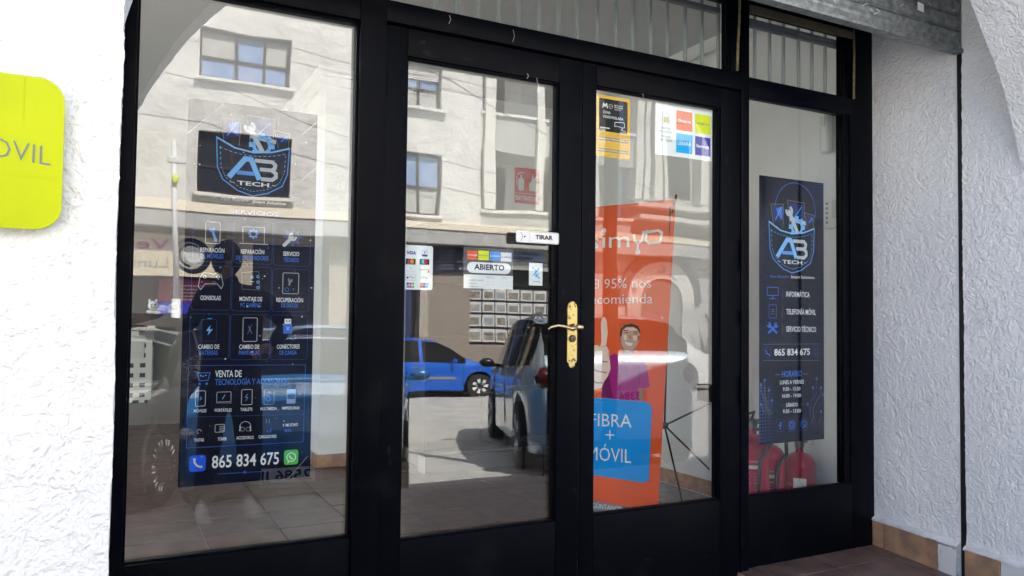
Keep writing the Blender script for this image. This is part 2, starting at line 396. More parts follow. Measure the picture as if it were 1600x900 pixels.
# the return walls beside the frame, split by the slot of the shutter track
zr = [-.12 + .0125 * i for i in range(int(3.1 / .0125) + 1)]
patch('return_wall', [[(3.27, -.70 + .249 * j / 20, z) for j in range(21)] for z in zr])
patch('return_wall', [[(3.27, -.426 + .456 * j / 36, z) for j in range(37)] for z in zr])
patch('return_wall', [[(.004, -.70 + .249 * j / 6, z) for j in range(7)] for z in zr[::2]])
patch('return_wall', [[(.004, -.426 + .456 * j / 18, z) for j in range(19)] for z in zr[::2]])
b = MB()
for x0, x1 in ((3.276, 3.40), (-.14, -.003)):
    b.box(x0, x1, -.426, .02, -.3, 2.9); b.box(x0, x1, -.69, -.451, -.3, 2.9)
b.build('wall_core', PLASTER, shop)
b = MB(); b.box(3.33, 3.40, -.46, -.42, -.3, 2.9); b.box(-.14, -.07, -.46, -.42, -.3, 2.9); b.build('track_recess', DARKGAP, shop)
b = MB(); b.box(-14, -.815, -.945, -.3, -1, 3.85); b.box(3.945, 14, -.945, -.3, -1, 3.85)
b.box(-.82, 3.95, -.945, -.70, 2.9, 3.85); b.box(-14, -3.15, -.3, 7, -1, 3.85); b.box(3.43, 14, -.3, 7, -1, 3.85); b.box(-14, 14, 6.05, 7, -1, 3.85)
b.build('side_wall', STUCCO, shop)
for q in ((-3.14, -2.92, -.69, 6.04), (-.04, 3.42, -.69, 6.04), (-2.92, -.04, -.69, .30), (-2.92, -.04, 5.6, 6.04)): MB().box(*q, 2.86, 3.02).build('flat_roof', CEIL, shop)  # roof left open under the added rooflight
for q in ((-2.94, -2.90, .28, 5.62), (-.06, -.02, .28, 5.62), (-2.90, -.06, .28, .32), (-2.90, -.06, 5.58, 5.62)): MB().box(*q, 3.022, 3.14).build('added_rooflight_kerb', WHITEP, shop)  # invented rooflight, out of view, added to let daylight fill the shop
for k in range(4): MB().box(-2.899, -.061, .33 + k * 1.3125, .33 + k * 1.3125 + 1.30, 3.10, 3.106).build('added_rooflight_pane', GLASS, shop)
# skirting of glazed tiles with a plaster ledge above
b = MB()
for y0, y1, zz in ((-.345, -.335, 0), ):
    pass
def skirt(y0, y1, name, m):
    b = MB(); b.box(3.247, 3.262, y0, y1, -.12, .118, .003)
    for v in b.bm.verts:
        if v.co.z > 0: v.co.z += .045 * (v.co.y + .1)
    return b.build(name, m, shop)
skirt(-.012, -.03 + .0, 'skirting_tile', TERRA) if False else None
for y0, y1 in ((-.072, -.012), (-.338, -.076), (-.605, -.458)): skirt(y0, y1, 'skirting_tile', TERRA)
for y0, y1 in ((-.425, -.012), (-.70, -.452)):
    rows = []
    for k in range(26):
        y = y0 + (y1 - y0) * k / 25; z = .118 + .045 * (y + .1)
        rows.append([rough(p, .0012) for p in ((3.246, y, z - .004), (3.246, y, z + .002), (3.255, y, z + .010), (3.272, y, z + .016))])
    b = MB(); b.quads(rows); b.build('skirting_ledge', mat('white_render', (.74, .74, .73), .8, var=.25, vscale=14), shop, smooth=True)
for y0, y1 in ((-.424, -.341), (-.70, -.609)):
    b = MB(); b.quads([[rough((3.2475, y0 + (y1 - y0) * i / 8, z), .002) for i in range(9)] for z in [-.12 + .012 * j for j in range(19)]])
    b.build('skirting_end', mat('grimy_render', (.72, .72, .71), .8, col2=(.30, .30, .29), vscale=18, lo=.30, hi=.42), shop, smooth=True)
# interior shell
MB().box(3.25, 3.40, .035, 3.0, -.1, 2.85).build('interior_wall', PLASTER, shop)
MB().box(1.93, 3.40, 3.0, 3.15, -.1, 2.85).build('interior_wall', PLASTER, shop)
MB().box(1.315, 1.93, 2.9, 6.0, -.1, 2.74).build('interior_wall', PLASTER, shop)
MB().box(-3.12, -3.0, .035, 6.0, -.1, 2.85).build('interior_wall', PLASTER, shop)
MB().box(-3.0, 1.315, 5.6, 5.75, -.1, 2.85).build('interior_wall', mat('interior_greige_paint', (.24, .21, .195), .8), shop)
b = MB()
for d, z0, z1 in ((.06, 2.74, 2.80), (.03, 2.68, 2.738)): b.box(1.315 - d, 1.93 + d, 2.9 - d, 5.9, z0, z1)
b.build('crown_moulding', WHITEP, shop)
for q in ((-3.12, -2.92, .035, 6.0), (-.04, 3.40, .035, 6.0), (-2.92, -.04, .035, .30), (-2.92, -.04, 5.6, 6.0)): MB().box(*q, 2.80, 2.85).build('ceiling', CEIL, shop)  # ceiling left open below the added rooflight
def itile(x0, x1, y0, y1, h=.09): MB().box(x0, x1, y0, y1, 0.001, h, .003).build('skirting_tile', TERRA, shop)
for i in range(8): itile(3.235, 3.2485, .06 + i * .35, .06 + i * .35 + .346)
itile(1.31, 1.62, 2.885, 2.899); itile(1.624, 1.925, 2.885, 2.899)
for i in range(8): itile(1.30, 1.3145, 2.9 + i * .35, 2.9 + i * .35 + .346)
# pendant cable run and a pipe along the ceiling seen through the transom
b = MB(); b.tube([(3.20, .1, 2.70), (3.20, 2.9, 2.70)], .012); b.build('conduit', WHITEP, shop)

# ================================================================ the painted frame
fr = thing('shopfront_frame', 'black painted shopfront frame with fixed windows round the double doors', 'shopfront', (1.64, 0, 0))
def jit_box(b, x0, x1, y0, y1, z0, z1, bev=.003): b.box(x0, x1, y0, y1, z0, z1, bev)
def fpart(name, *bx, m=BLACK, parent=None):
    b = MB()
    for q in bx: b.box(*q[:6], q[6] if len(q) > 6 else .003)
    return b.build(name, m, parent or fr, smooth=35)
fpart('post', (.006, .052, -.05, .03, -.05, 2.85)); fpart('post', (.708, .797, -.05, .03, -.05, 2.85))
fpart('post', (2.389, 2.436, -.036, .03, -.04, 2.85)); fpart('post', (3.105, 3.266, -.010, .03, -.04, 2.85)); fpart('post', (2.335, 2.385, -.03, .03, 2.13, 2.85))
fpart('rail', (.797, 2.389, -.048, .03, 2.050, 2.123)); fpart('rail', (2.436, 3.105, -.024, .03, 2.042, 2.118)); fpart('rail', (.052, .708, -.048, .03, 2.037, 2.12))
fpart('top_rail', (.797, 2.335, -.03, .03, 2.44, 2.85)); fpart('top_rail', (2.436, 3.105, -.02, .03, 2.425, 2.85)); fpart('top_rail', (.052, .708, -.03, .03, 2.44, 2.85))
fpart('kick_panel', (.052, .708, -.04, .025, -.045, .350)); fpart('kick_panel', (2.436, 3.105, -.014, .025, -.02, .308))
fpart('inner_post', (3.052, 3.105, -.005, .028, .308, 2.042)); fpart('inner_post', (3.056, 3.105, -.005, .028, 2.118, 2.425))
# beads round the fixed glass
def beads(x0, x1, z0, z1, parent, w=.012, y=-.022):
    b = MB(); b.box(x0, x1, y, .0, z0 - .002, z0 + w, .003); b.box(x0, x1, y, .0, z1 - w, z1 + .002, .003)
    b.box(x0 - .002, x0 + w, y - .001, .0, z0 + w, z1 - w, .003); b.box(x1 - w, x1 + .002, y - .001, .0, z0 + w, z1 - w, .003)
    return b.build('glazing_bead', BLACK, parent, smooth=35)
beads(.052, .708, .350, 2.037, fr, .007, -.03); beads(2.436, 3.052, .308, 2.042, fr, .007)
beads(.797, 2.335, 2.123, 2.44, fr, .006); beads(2.436, 3.056, 2.118, 2.425, fr, .006)
def pane(x0, x1, z0, z1, parent, y=0.0, m=None): return MB().box(x0, x1, y, y + .004, z0, z1).build('window_pane', m or GLASS, parent)
pane(.054, .706, .352, 2.035, fr); pane(2.438, 3.050, .31, 2.04, fr, m=GLASS_SIDE); pane(.80, 2.333, 2.125, 2.438, fr); pane(2.438, 3.054, 2.12, 2.423, fr, m=GLASS_SIDE); pane(.054, .706, 2.122, 2.438, fr)
# strips of old sealing foam left in the rebates
for x, a, yy in ((2.345, .01, 0), (3.125, 0, .044)):
    b = MB(); b.tube([(x + a, -.062 + yy, 2.46), (x + a * .6, -.064 + yy, 2.35), (x, -.062 + yy, 2.24), (x - a * .3, -.060 + yy, 2.125)], [.006, .0055, .0065, .006], 6); b.build('foam_strip', WOODRAW, fr, smooth=True)
b = MB(); b.box(2.44, 3.10, -.036, -.0215, 2.405, 2.44, .004); b.build('foam_strip', mat('brown_primer', (.10, .075, .045), .7, var=.4), fr)
# drips of paint and old sealant
b = MB()
for x, z, l in ((1.02, 2.11, .03), (1.27, 2.105, .045), (1.37, 1.945, .05), (1.33, 1.955, .02), (1.85, 1.955, .02)):
    b.tube([(x, -.052, z), (x + .004, -.055, z - l * .5), (x - .002, -.053, z - l)], .0012, 5)
tag(b.build('paint_drip', mat('dried_sealant', (.3, .3, .29), .6), fr), kind='stuff')

# ---- security grille behind the transoms
gr = thing('security_grille', 'pale grey vertical bar grille behind the upper transom windows', 'grille', (1.9, .06, 2.1))
for x in [2.498, 2.587, 2.674, 2.767, 2.855, 2.944] + [.989, 1.067, 1.152, 1.235, 1.319, 1.406, 1.488, 1.574, 1.665, 1.753, 1.838, 1.924, 2.01, 2.104, 2.194, 2.285]:
    lean = random.uniform(-.003, .003)
    b = MB(); b.tube([(x * 1.02 + lean, .045, 2.08), (x * 1.02, .045, 2.5)], .008, 8); b.build('bar', STEEL, gr, smooth=True)
b = MB(); b.box(2.44, 3.09, .028, .055, 2.392, 2.412, .002); b.box(2.44, 3.09, .030, .05, 2.376, 2.390, .002); b.build('cross_bar', mat('grey_sheet', (.16, .165, .18), .5), gr)
b = MB(); b.box(.80, 2.33, .028, .055, 2.402, 2.422, .002); b.build('cross_bar', mat('grey_sheet', (.16, .165, .18)), gr)

# ---- doors
def door(x0, x1, gx0, gx1, gz1, label, gm=None):
    d = thing('glazed_door', label, 'door', (x0, 0, -.03), 'double door leaves'); z0, z1 = -.035, 2.045; gz0 = .314
    b = MB(); b.box(x0, gx0 + .001, -.034, .02, z0, z1, .003); b.build('stile', BLACK, d, smooth=35)
    b = MB(); b.box(gx1 - .001, x1, -.034, .02, z0, z1, .003); b.build('stile', BLACK, d, smooth=35)
    b = MB(); b.box(gx0 + .002, gx1 - .002, -.0335, .02, gz1 - .001, z1 - .001, .002); b.build('top_rail', BLACK, d, smooth=35)
    b = MB(); b.box(gx0 + .002, gx1 - .002, -.0335, .02, z0 + .001, gz0 + .001, .002); b.build('bottom_panel', BLACK, d, smooth=35)
    beads(gx0, gx1, gz0, gz1, d, .008, -.024); pane(gx0 + .002, gx1 - .002, gz0 + .002, gz1 - .002, d, .001, gm)
    return d
dl = door(.800, 1.5775, .876, 1.481, 1.950, 'left black glazed door leaf carrying the brass handle')
dr = door(1.5825, 2.386, 1.644, 2.277, 1.964, 'right black glazed door leaf beside the narrow side window', GLASS_DOOR)
def hinge(x, z, parent, l=.085):
    b = MB()
    for k in range(3): b.lathe([(.0055, z + k * l / 3 + .001), (.0062, z + k * l / 3 + .004), (.0062, z + (k + 1) * l / 3 - .004), (.0055, z + (k + 1) * l / 3 - .001)], (x, -.040, 0), 10)
    b.lathe([(.003, z - .006), (.003, z + l + .006)], (x, -.040, 0), 8)
    return b.build('hinge', BLACK, parent, smooth=40)
hinge(.7985, .76, dl); hinge(.7985, 1.80, dl); hinge(2.3875, 1.28, dr, .12); hinge(2.3875, .70, dr, .12)
for z in (1.05, .1): hinge(2.3875, z, dr, .05)
hinge(.7985, .1, dl, .05)
MB().box(1.5788, 1.5812, -.03, -.02, -.03, 2.04).build('gap', DARKGAP, dl)
b = MB()
for x, z, w_, h_ in ((.93, 2.005, .016, .010), (.945, 1.972, .022, .012), (.965, 1.962, .03, .005), (1.10, 1.975, .03, .006), (1.505, 1.16, .006, .018), (1.562, .84, .004, .012), (.835, .62, .008, .02), (.84, .58, .006, .012), (1.60, .16, .012, .004), (1.62, 1.45, .005, .03), (2.31, 1.74, .006, .02), (2.34, 1.38, .008, .012), (1.56, .42, .005, .01), (1.02, .18, .02, .004), (1.9, .12, .03, .004), (2.2, .09, .014, .006)):
    n_ = 7; b.prism([(x + w_ * (.7 + .3 * random.random()) * cos(2 * pi * k / n_), -.0338, z + h_ * (.6 + .4 * random.random()) * sin(2 * pi * k / n_)) for k in range(n_)], (0, -.0005, 0))
tag(b.build('paint_patch', mat('thin_grey_paint', (.0045, .005, .0065), .5, spec=.1), dl), kind='stuff')
# brass long-plate lever handle, keyhole escutcheon
hd = MB(); cx = 1.541
out = []
prof = [(.0, .1235), (.008, .122), (.015, .116), (.019, .107), (.021, .095), (.021, -.095), (.0195, -.103), (.012, -.108), (.0135, -.114), (.008, -.121), (.0, -.125)]
pts = [(cx + r, -.034, 1.003 + h) for r, h in prof] + [(cx - r, -.034, 1.003 + h) for r, h in prof[-2:0:-1]]
hd.prism(pts, (0, -.006, 0)); plate = hd.build('handle_plate', BRASS, dl)
b = MB(); b.lathe([(.013, -.040), (.014, -.046), (.011, -.052), (.008, -.062)], (cx, 0, 1.030), 18, 'y'); b.build('rosette', RUST, plate, smooth=40)
b = MB(); b.tube([(cx + .004, -.060, 1.032), (cx - .005, -.072, 1.029), (cx - .030, -.077, 1.026), (cx - .055, -.077, 1.033), (cx - .085, -.076, 1.037), (cx - .112, -.073, 1.030), (cx - .122, -.070, 1.022)], [.009, .008, .0065, .006, .0055, .0045, .003], 12)
b.ball((cx + .016, -.068, 1.031), .011, 1.5, 1, .95); b.build('lever', mat('polished_brass', (.66, .50, .30), .22, .9), plate, smooth=True)
b = MB(); b.lathe([(.0135, -.0395), (.014, -.046), (.012, -.049), (.0001, -.049)], (cx, 0, .988), 20, 'y'); b.build('lock_cylinder', RUST, plate, smooth=40)
b = MB(); b.box(cx - .0015, cx + .0015, -.0505, -.0495, .980, .990); b.build('keyhole', BLACKP, plate)
b = MB()
for sx in (-.012, .012):
    for z in (1.108, .905): b.lathe([(.003, -.0395), (.003, -.0412)], (cx + sx, 0, z), 10, 'y')
b.build('screw', BLACKP, plate)

# ================================================================ roller shutter
sh = thing('roller_shutter', 'galvanised roller shutter half rolled up above the shopfront', 'shutter', (1.64, -.44, 2.24))
zz = 2.237
b = MB(); b.box(.012, 3.262, -.452, -.424, zz, zz + .012, .002); b.box(.012, 3.262, -.466, -.452, zz, zz + .016, .002); b.box(.012, 3.262, -.445, -.430, zz + .012, zz + .045); b.build('bottom_bar', GALV, sh)
z = zz + .040
for k in range(9):
    h = .064; pr = []
    for j in range(11):
        t = j / 10; pr.append((-.436 - (.013 * sin(pi * t) ** .6 + .003 * sin(3 * pi * t)), z + h * t))
    pr2 = [(y + .0012, zc) for y, zc in pr][::-1]
    b = MB(); rows = [[(x, y, zc) for y, zc in pr] for x in (.012, .6, 1.2, 1.8, 2.4, 3.0, 3.266)]
    for ri, r in enumerate(rows): rows[ri] = [(p[0], p[1] + .0015 * mnoise.noise(Vector((p[0] * 3, k, 0))), p[2]) for p in r]
    b.quads(rows); b.quads([[(x, y + .004, zc) for y, zc in pr] for x in (.012, 3.266)])
    b.box(.012, 3.266, -.446, -.430, z + h - .004, z + h + .002)
    b.build('slat', GALV, sh, smooth=40); z += h + .004
b = MB(); b.box(3.275, 3.300, -.450, -.427, -.05, 2.24); b.box(-.04, -.008, -.450, -.427, -.05, 2.24); b.build('guide_track', BLACKP, sh)
b = MB(); b.prism([(2.968, -.4545, 2.372), (3.008, -.4545, 2.368), (3.010, -.4545, 2.402), (2.969, -.4545, 2.406)], (0, -.001, 0))
b.build('tape_scrap', mat('white_tape', (.8, .8, .8), .6), sh)
b = MB()
for _ in range(26):
    x = random.uniform(2.2, 3.2); zq = random.choice((2.30, 2.32, 2.36, 2.41, 2.45)) + random.uniform(-.008, .008); l = random.uniform(.008, .03); a = random.uniform(-.9, .9)
    y = -.4535 - .002
    b.prism([(x, y, zq), (x + l, y, zq + a * l), (x + l, y, zq + a * l + .002), (x, y, zq + .0025)], (0, -.0006, 0))
tag(b.build('paint_scratch', mat('bare_scratch', (.75, .76, .76), .5), sh), kind='stuff')

# ================================================================ signs and stickers
def rounded_plate(name, x0, x1, z0, z1, y, th, r, m, parent=None):
    b = MB(); b.prism([(u, y, v) for u, v in rrect((x0, z0), (x1, z1), r, 6)], (0, th, 0)); return b.build(name, m, parent)
# yellow-green company sign on the white pillar
ys_ = thing('wall_sign', 'bright yellow green rounded wall sign on the white pillar', 'sign', (-.21, -.97, 1.35))
SIGNY = mat('lime_acrylic', (.56, .63, .0), .35, col2=(.49, .56, .0), vscale=6, spec=.15)
rounded_plate('sign_face', -.350, -.0765, 1.206, 1.464, -.982, .012, .040, SIGNY, ys_)
MB().box(-.32, -.10, -.970, -.952, 1.24, 1.43).build('sign_back', BLACKP, ys_)
P = Print(front(-.9824)); P.text('MAS', (-.300, 1.330), (-.222, 1.327), .031, 'print_black', .03); P.text('MOVIL', (-.213, 1.327), (-.0945, 1.3155), .031, 'print_grey', -.012); P.disc((-.338, 1.335), .004, 'print_grey'); P.line([(-.136, 1.387), (-.1355, 1.463)], .0012, 'print_olive', 1); P.line([(-.35, 1.300), (-.077, 1.293)], .0008, 'print_olive', 1)
P.rect((-.172, 1.405), (-.1705, 1.5225), 'print_palelime', 1) if 'print_palelime' in INKS else None
P.build(ys_)

# ---- large services poster behind the left window
PB = lambda name, label, pts, y, m, cat='poster', th=.0008, grp=None: None
def sheet(name, label, a, b_, y, m, cat, r=0.0):
    x0, x1 = min(a[0], b_[0]), max(a[0], b_[0]); z0, z1 = min(a[1], b_[1]), max(a[1], b_[1])
    t = thing(name, label, cat, ((x0 + x1) / 2, y, z0))
    if r: rounded_plate('sheet', x0, x1, z0, z1, y, .0008, r, m, t)
    else: MB().box(x0, x1, y, y + .0008, z0, z1).build('sheet', m, t)
    return t
POST = mat('poster_navy', (.0006, .0018, .009), .5, spec=.10, col2=(.0008, .0032, .022), vscale=3.5)
lp = sheet('services_poster', 'tall dark blue poster of nine repair services in the left window', (.196, .548), (.586, 1.717), .006, POST, 'poster')
P = Print(front(.006)); cap = .0135
def logo(P, cx, cz, s):
    """pocket logo; cx, cz centre of the pocket's top edge, s half width"""
    q = lambda u, v: (cx + u * s, cz + v * s)
    P.poly([q(-.98, .12), q(-.55, -.12), q(0, -.2), (cx + .55 * s, cz - .12 * s), q(.98, .02), q(.93, -.75), q(.8, -1.08), q(.4, -1.32), q(0, -1.42), q(-.4, -1.3), q(-.8, -1.02), q(-.93, -.7)], 'print_navy', 1)
    for a, b2, c2 in ((q(-.9, .66), q(-.35, .70), 'print_blue'), (q(-.2, .84), q(.55, .80), 'print_deep'), (q(.55, .50), q(.98, .44), 'print_blue')):
        P.poly([(a[0], a[1]), (b2[0], b2[1]), (b2[0] - .04 * s, cz - .05 * s), (a[0] + .12 * s, cz - .0 * s)], 'print_black', .5)
        P.line([(a[0] + .12 * s, cz), (a[0], a[1]), (b2[0], b2[1]), (b2[0] - .04 * s, cz - .05 * s)], .012 * s + .0006, 'print_grey', 1.2)
        P.poly([(a[0] + .06 * s, a[1] - .07 * s), (b2[0] - .05 * s, b2[1] - .07 * s), (b2[0] - .07 * s, cz + .2 * s), (a[0] + .13 * s, cz + .1 * s)], 'print_deep', 1.05); P.poly([(a[0] + .22 * s, a[1] - .12 * s), (b2[0] - .05 * s, b2[1] - .07 * s), (b2[0] - .07 * s, cz + .2 * s), (a[0] + .3 * s, cz + .35 * s)], c2, 1.1); P.line([(a[0] + .2 * s, cz + .2 * s), (b2[0] - .12 * s, b2[1] - .12 * s)], .02 * s, 'print_sky', 1.15)
    P.poly([q(-.1, .35), q(.6, .22), q(.6, .1), q(-.1, .2)], 'print_silver', 1.3)
    P.gear(q(.22, .02), .30 * s, .09 * s, 'print_sky', 1.5)
    P.wrench(q(-.12, .5), q(.22, -.12), .13 * s, 'print_silver', 2)
    P.poly([q(-.98, .12), q(-.5, -.12), q(0, -.2), q(.5, -.14), q(.98, .02), q(.97, -.3), q(.5, -.42), q(0, -.46), q(-.5, -.4), q(-.97, -.2)], 'print_navy', 2.6)
    ol = [q(-.98, .12), q(-.5, -.12), q(0, -.2), q(.5, -.14), q(.98, .02), q(.94, -.72), q(.8, -1.08), q(.4, -1.32), q(0, -1.42), q(-.4, -1.3), q(-.8, -1.02), q(-.94, -.7)]
    P.line(ol[:5], .045 * s, 'print_sky', 3); P.line(ol[4:] + [ol[0]], .028 * s, 'print_lightblue', 3)
    inn = [q(-.88, -.1), q(-.85, -.68), q(-.72, -.96), q(-.36, -1.2), q(0, -1.3), q(.36, -1.22), q(.72, -1.0), q(.85, -.7), q(.88, -.15)]
    for i in range(len(inn) - 1):
        A_, B_ = Vector(inn[i]), Vector(inn[i + 1])
        for k in range(4): P.line([A_.lerp(B_, k / 4 + .04), A_.lerp(B_, k / 4 + .16)], .014 * s, 'print_sky', 3)
    for k in range(14):
        t = -0.9 + k * .13; P.line([q(t, -.10 - .2 * (1 - t * t)), q(t + .07, -.10 - .2 * (1 - (t + .07) ** 2))], .014 * s, 'print_sky', 3)
    # monogram
    w = .105 * s
    P.line([q(-.62, -.92), q(-.22, -.40), q(-.06, -.40), q(.16, -.92)], w * 1.35, 'print_sky', 3.4); P.line([q(-.40, -.80), q(.02, -.80)], w, 'print_lightblue', 3.5)
    P.line([q(.06, -.42), q(.52, -.42), q(.60, -.50), q(.58, -.60), q(.50, -.655), q(.20, -.655)], w, 'print_silver', 3.4)
    P.line([q(.50, -.655), q(.62, -.74), q(.62, -.84), q(.52, -.925), q(.24, -.925)], w, 'print_silver', 3.6)
    P.text('TECH', q(-.42, -1.14), q(.44, -1.14), .115 * s, 'print_white', .02, 3.5)
    P.line([q(-.62, -1.08), q(-.5, -1.08)], .015 * s, 'print_silver'); P.line([q(.52, -1.08), q(.64, -1.08)], .015 * s, 'print_silver')
lc = (0.3889,1.593)
logo(P, (0.3886,1.607)[0], (0.3889,1.594)[1], .112)
P.text('Fast Repairs', (0.2963,1.415), (0.3774,1.416), .0085, 'print_bluegrey', .0, shear=.3); P.text('Smart Solutions', (0.3877,1.413), (0.4912,1.414), .0085, shear=.3)
P.line([(0.2692,1.42), (0.2855,1.42)], .001, 'print_grey')
P.text('SERVICIOS', (0.3233,1.376), (0.4689,1.376), .0125, 'print_lilac', .02)
for x0, z0, x1, z1 in ((122, 30, 350, 300), (365, 45, 582, 310), (597, 60, 805, 325), (113, 315, 338, 580), (352, 322, 575, 587), (588, 335, 797, 590), (103, 600, 328, 865), (342, 605, 567, 868), (580, 608, 788, 868)): pass
for a, b_ in (((0.219,1.356), (0.3335,1.224)), ((0.3378,1.357), (0.4518,1.223)), ((0.4567,1.358), (0.5709,1.221)), ((0.2183,1.212), (0.331,1.077)), ((0.3348,1.213), (0.4515,1.075)), ((0.4553,1.21), (0.5696,1.075)), ((0.2172,1.065), (0.3296,0.9281)), ((0.3333,1.064), (0.4507,0.9247)), ((0.4544,1.064), (0.568,0.9229))):
    P.rrline(a, b_, .008, .0010, 'print_dim')
cw = 'print_white'; cb = 'print_blue'
for txt, a, b_, c in (('REPARACIÓN', (0.2407,1.252), (0.3095,1.253), cw), ('DE MÓVILES', (0.2417,1.234), (0.3069,1.235), cb), ('REPARACIÓN', (0.3579,1.253), (0.4278,1.254), cw), ('DE ORDENADORES', (0.3443,1.233), (0.4417,1.235), cb),
    ('SERVICIO', (0.4859,1.252), (0.5366,1.253), cw), ('TÉCNICO', (0.4884,1.233), (0.5354,1.233), cb), ('CONSOLAS', (0.2443,1.107), (0.3026,1.107), cw), ('MONTAJE DE', (0.3573,1.106), (0.4249,1.106), cw), ('PC GAMING', (0.3607,1.087), (0.4218,1.087), cb),
    ('RECUPERACIÓN', (0.4681,1.105), (0.5516,1.105), cw), ('DE DATOS', (0.4837,1.088), (0.5358,1.088), cb), ('CAMBIO DE', (0.2422,0.9587), (0.3018,0.9587), cw), ('BATERÍAS', (0.2451,0.9407), (0.2983,0.9405), cb), ('CAMBIO DE', (0.3598,0.9576), (0.4196,0.9576), cw),
    ('PANTALLAS', (0.3592,0.9392), (0.421,0.939), cb), ('CONECTORES', (0.4729,0.9571), (0.544,0.9575), cw), ('DE CARGA', (0.4817,0.9382), (0.5353,0.938), cb)):
    P.text(txt, a, b_, cap, c, .014)
def phone(P, a, b_, col='print_silver', w=.0018): P.rrline(a, b_, .004, w, col)
phone(P, (0.2544,1.346), (0.296,1.28)); P.line([(0.2665,1.345), (0.2821,1.346)], .003, 'print_silver'); P.wrench((0.2729,1.323), (0.284,1.289), .007, 'print_lightblue')
P.line([(0.3631,1.289), (0.362,1.337), (0.4264,1.338), (0.4275,1.287)], .0016, 'print_silver'); P.line([(0.3531,1.285), (0.438,1.285)], .0022, 'print_silver'); P.gear((0.3939,1.317), .0135, .004, 'print_lightblue')
P.gear((0.5149,1.313), .026, .004, 'print_dim'); P.wrench((0.5148,1.314), (0.4888,1.286), .011, 'print_silver')
# gamepad, computer case, data phone, battery, cracked phone, usb plug
P.line([(0.2376,1.148), (0.2417,1.174), (0.251,1.189), (0.2679,1.189), (0.2801,1.186), (0.2908,1.191), (0.3022,1.185), (0.3084,1.155), (0.3033,1.142), (0.2916,1.157), (0.2566,1.156), (0.245,1.138), (0.2376,1.148)], .0016, 'print_silver')
P.ring((0.2551,1.177), .004, .0018, 'print_silver'); P.ring((0.2823,1.159), .004, .0018, 'print_grey')
for d in ((0.2939,1.185), (0.2891,1.178), (0.2989,1.178), (0.2942,1.172)): P.disc(d, .0018, 'print_silver')
P.line([(0.3618,1.194), (0.4125,1.2), (0.4174,1.141), (0.3645,1.143), (0.3618,1.194)], .001, 'print_grey')
for d in ((0.393,1.181), (0.4103,1.183), (0.4107,1.166), (0.4111,1.149)): P.ring(d, .0036, .0018, 'print_sky')
P.line([(0.3877,1.167), (0.3979,1.167)], .0016, 'print_sky'); P.line([(0.3721,1.183), (0.3723,1.175)], .001, 'print_blue')
phone(P, (0.4871,1.198), (0.5365,1.132)); P.wrench((0.5099,1.175), (0.507,1.16), .006, 'print_grey'); P.ring((0.4999,1.145), .006, .0015, 'print_blue'); P.disc((0.5206,1.147), .0014, 'print_silver')
P.rrline((0.2506,1.048), (0.2924,0.9821), .002, .0008, 'print_dim'); P.poly([(0.2752,1.031), (0.263,1.013), (0.2712,1.014), (0.2677,0.9997), (0.2822,1.019), (0.273,1.018)], 'print_sky', 3); P.line([(0.2664,1.051), (0.2776,1.051)], .002, 'print_cyan')
phone(P, (0.3696,1.054), (0.4119,0.981)); P.line([(0.3944,1.033), (0.3877,1.014), (0.3839,1.004)], .001, 'print_lightblue'); P.line([(0.3858,1.029), (0.3912,1.016), (0.3965,1.006)], .0008, 'print_silver')
P.rect((0.495,1.052), (0.5155,1.036), 'print_white'); P.rect((0.4994,1.047), (0.5032,1.043), 'print_black', 4); P.rect((0.5084,1.047), (0.5122,1.043), 'print_black', 4); P.rr((0.4917,1.036), (0.5189,1.005), .003, 'print_blue'); P.line([(0.5014,1.026), (0.5101,1.016)], .0012, 'print_white'); P.line([(0.5099,1.026), (0.5017,1.016)], .0012, 'print_white')
P.ring((0.5218,0.9956), .009, .003, 'print_dim', 3, 14, 200, 400)
# lower box
P.line([(0.2157,0.9092), (0.5635,0.9054), (0.5618,0.6598), (0.2167,0.6636)], .001, 'print_blue', 3, True); P.line([(0.2183,0.7554), (0.5609,0.7472)], .001, 'print_dim')
P.text('VENTA DE', (0.2923,0.8726), (0.3689,0.8716), .0205); P.text('TECNOLOGÍA Y ACCESORIOS', (0.292,0.8485), (0.5117,0.8466), .0185, 'print_blue')
P.line([(0.2326,0.8929), (0.2401,0.8909), (0.2474,0.863), (0.272,0.8637), (0.2777,0.8867), (0.2415,0.8866)], .0022, 'print_blue'); P.disc((0.2485,0.8536), .0035, 'print_blue'); P.disc((0.2687,0.8539), .0035, 'print_blue')
for d in ((0.2514,0.8784), (0.258,0.8764), (0.2655,0.879)): P.disc(d, .002, 'print_sky')
for txt, a, b_ in (('MÓVILES', (0.2344,0.7685), (0.27,0.7678)), ('PORTÁTILES', (0.2939,0.7676), (0.3421,0.7663)), ('TABLETS', (0.3677,0.7666), (0.4033,0.7659)), ('MULTIMEDIA', (0.4276,0.7662), (0.4774,0.7649)), ('IMPRESORAS', (0.4932,0.7651), (0.5477,0.7637)),
    ('TINTAS', (0.2375,0.6808), (0.2651,0.6804)), ('TÓNER', (0.3041,0.6802), (0.3301,0.6795)), ('ACCESORIOS', (0.3583,0.6801), (0.409,0.6788)), ('CARGADORES', (0.4239,0.6793), (0.4784,0.6779)), ('Y MUCHO', (0.4959,0.7111), (0.544,0.7114)), ):
    P.text(txt, a, b_, .0095)
P.text('MÁS...', (0.503,0.6935), (0.5297,0.6934), .0095, 'print_blue')
phone(P, (0.2385,0.8328), (0.266,0.7868)); P.line([(0.2503,0.8146), (0.2548,0.8098), (0.2506,0.8052)], .002, 'print_sky'); P.rrline((0.2983,0.827), (0.3396,0.7969), .003, .0014, 'print_silver'); P.line([(0.2968,0.7944), (0.3419,0.7925)], .0018, 'print_grey'); P.line([(0.3219,0.8181), (0.3145,0.8051)], .0016, 'print_sky')
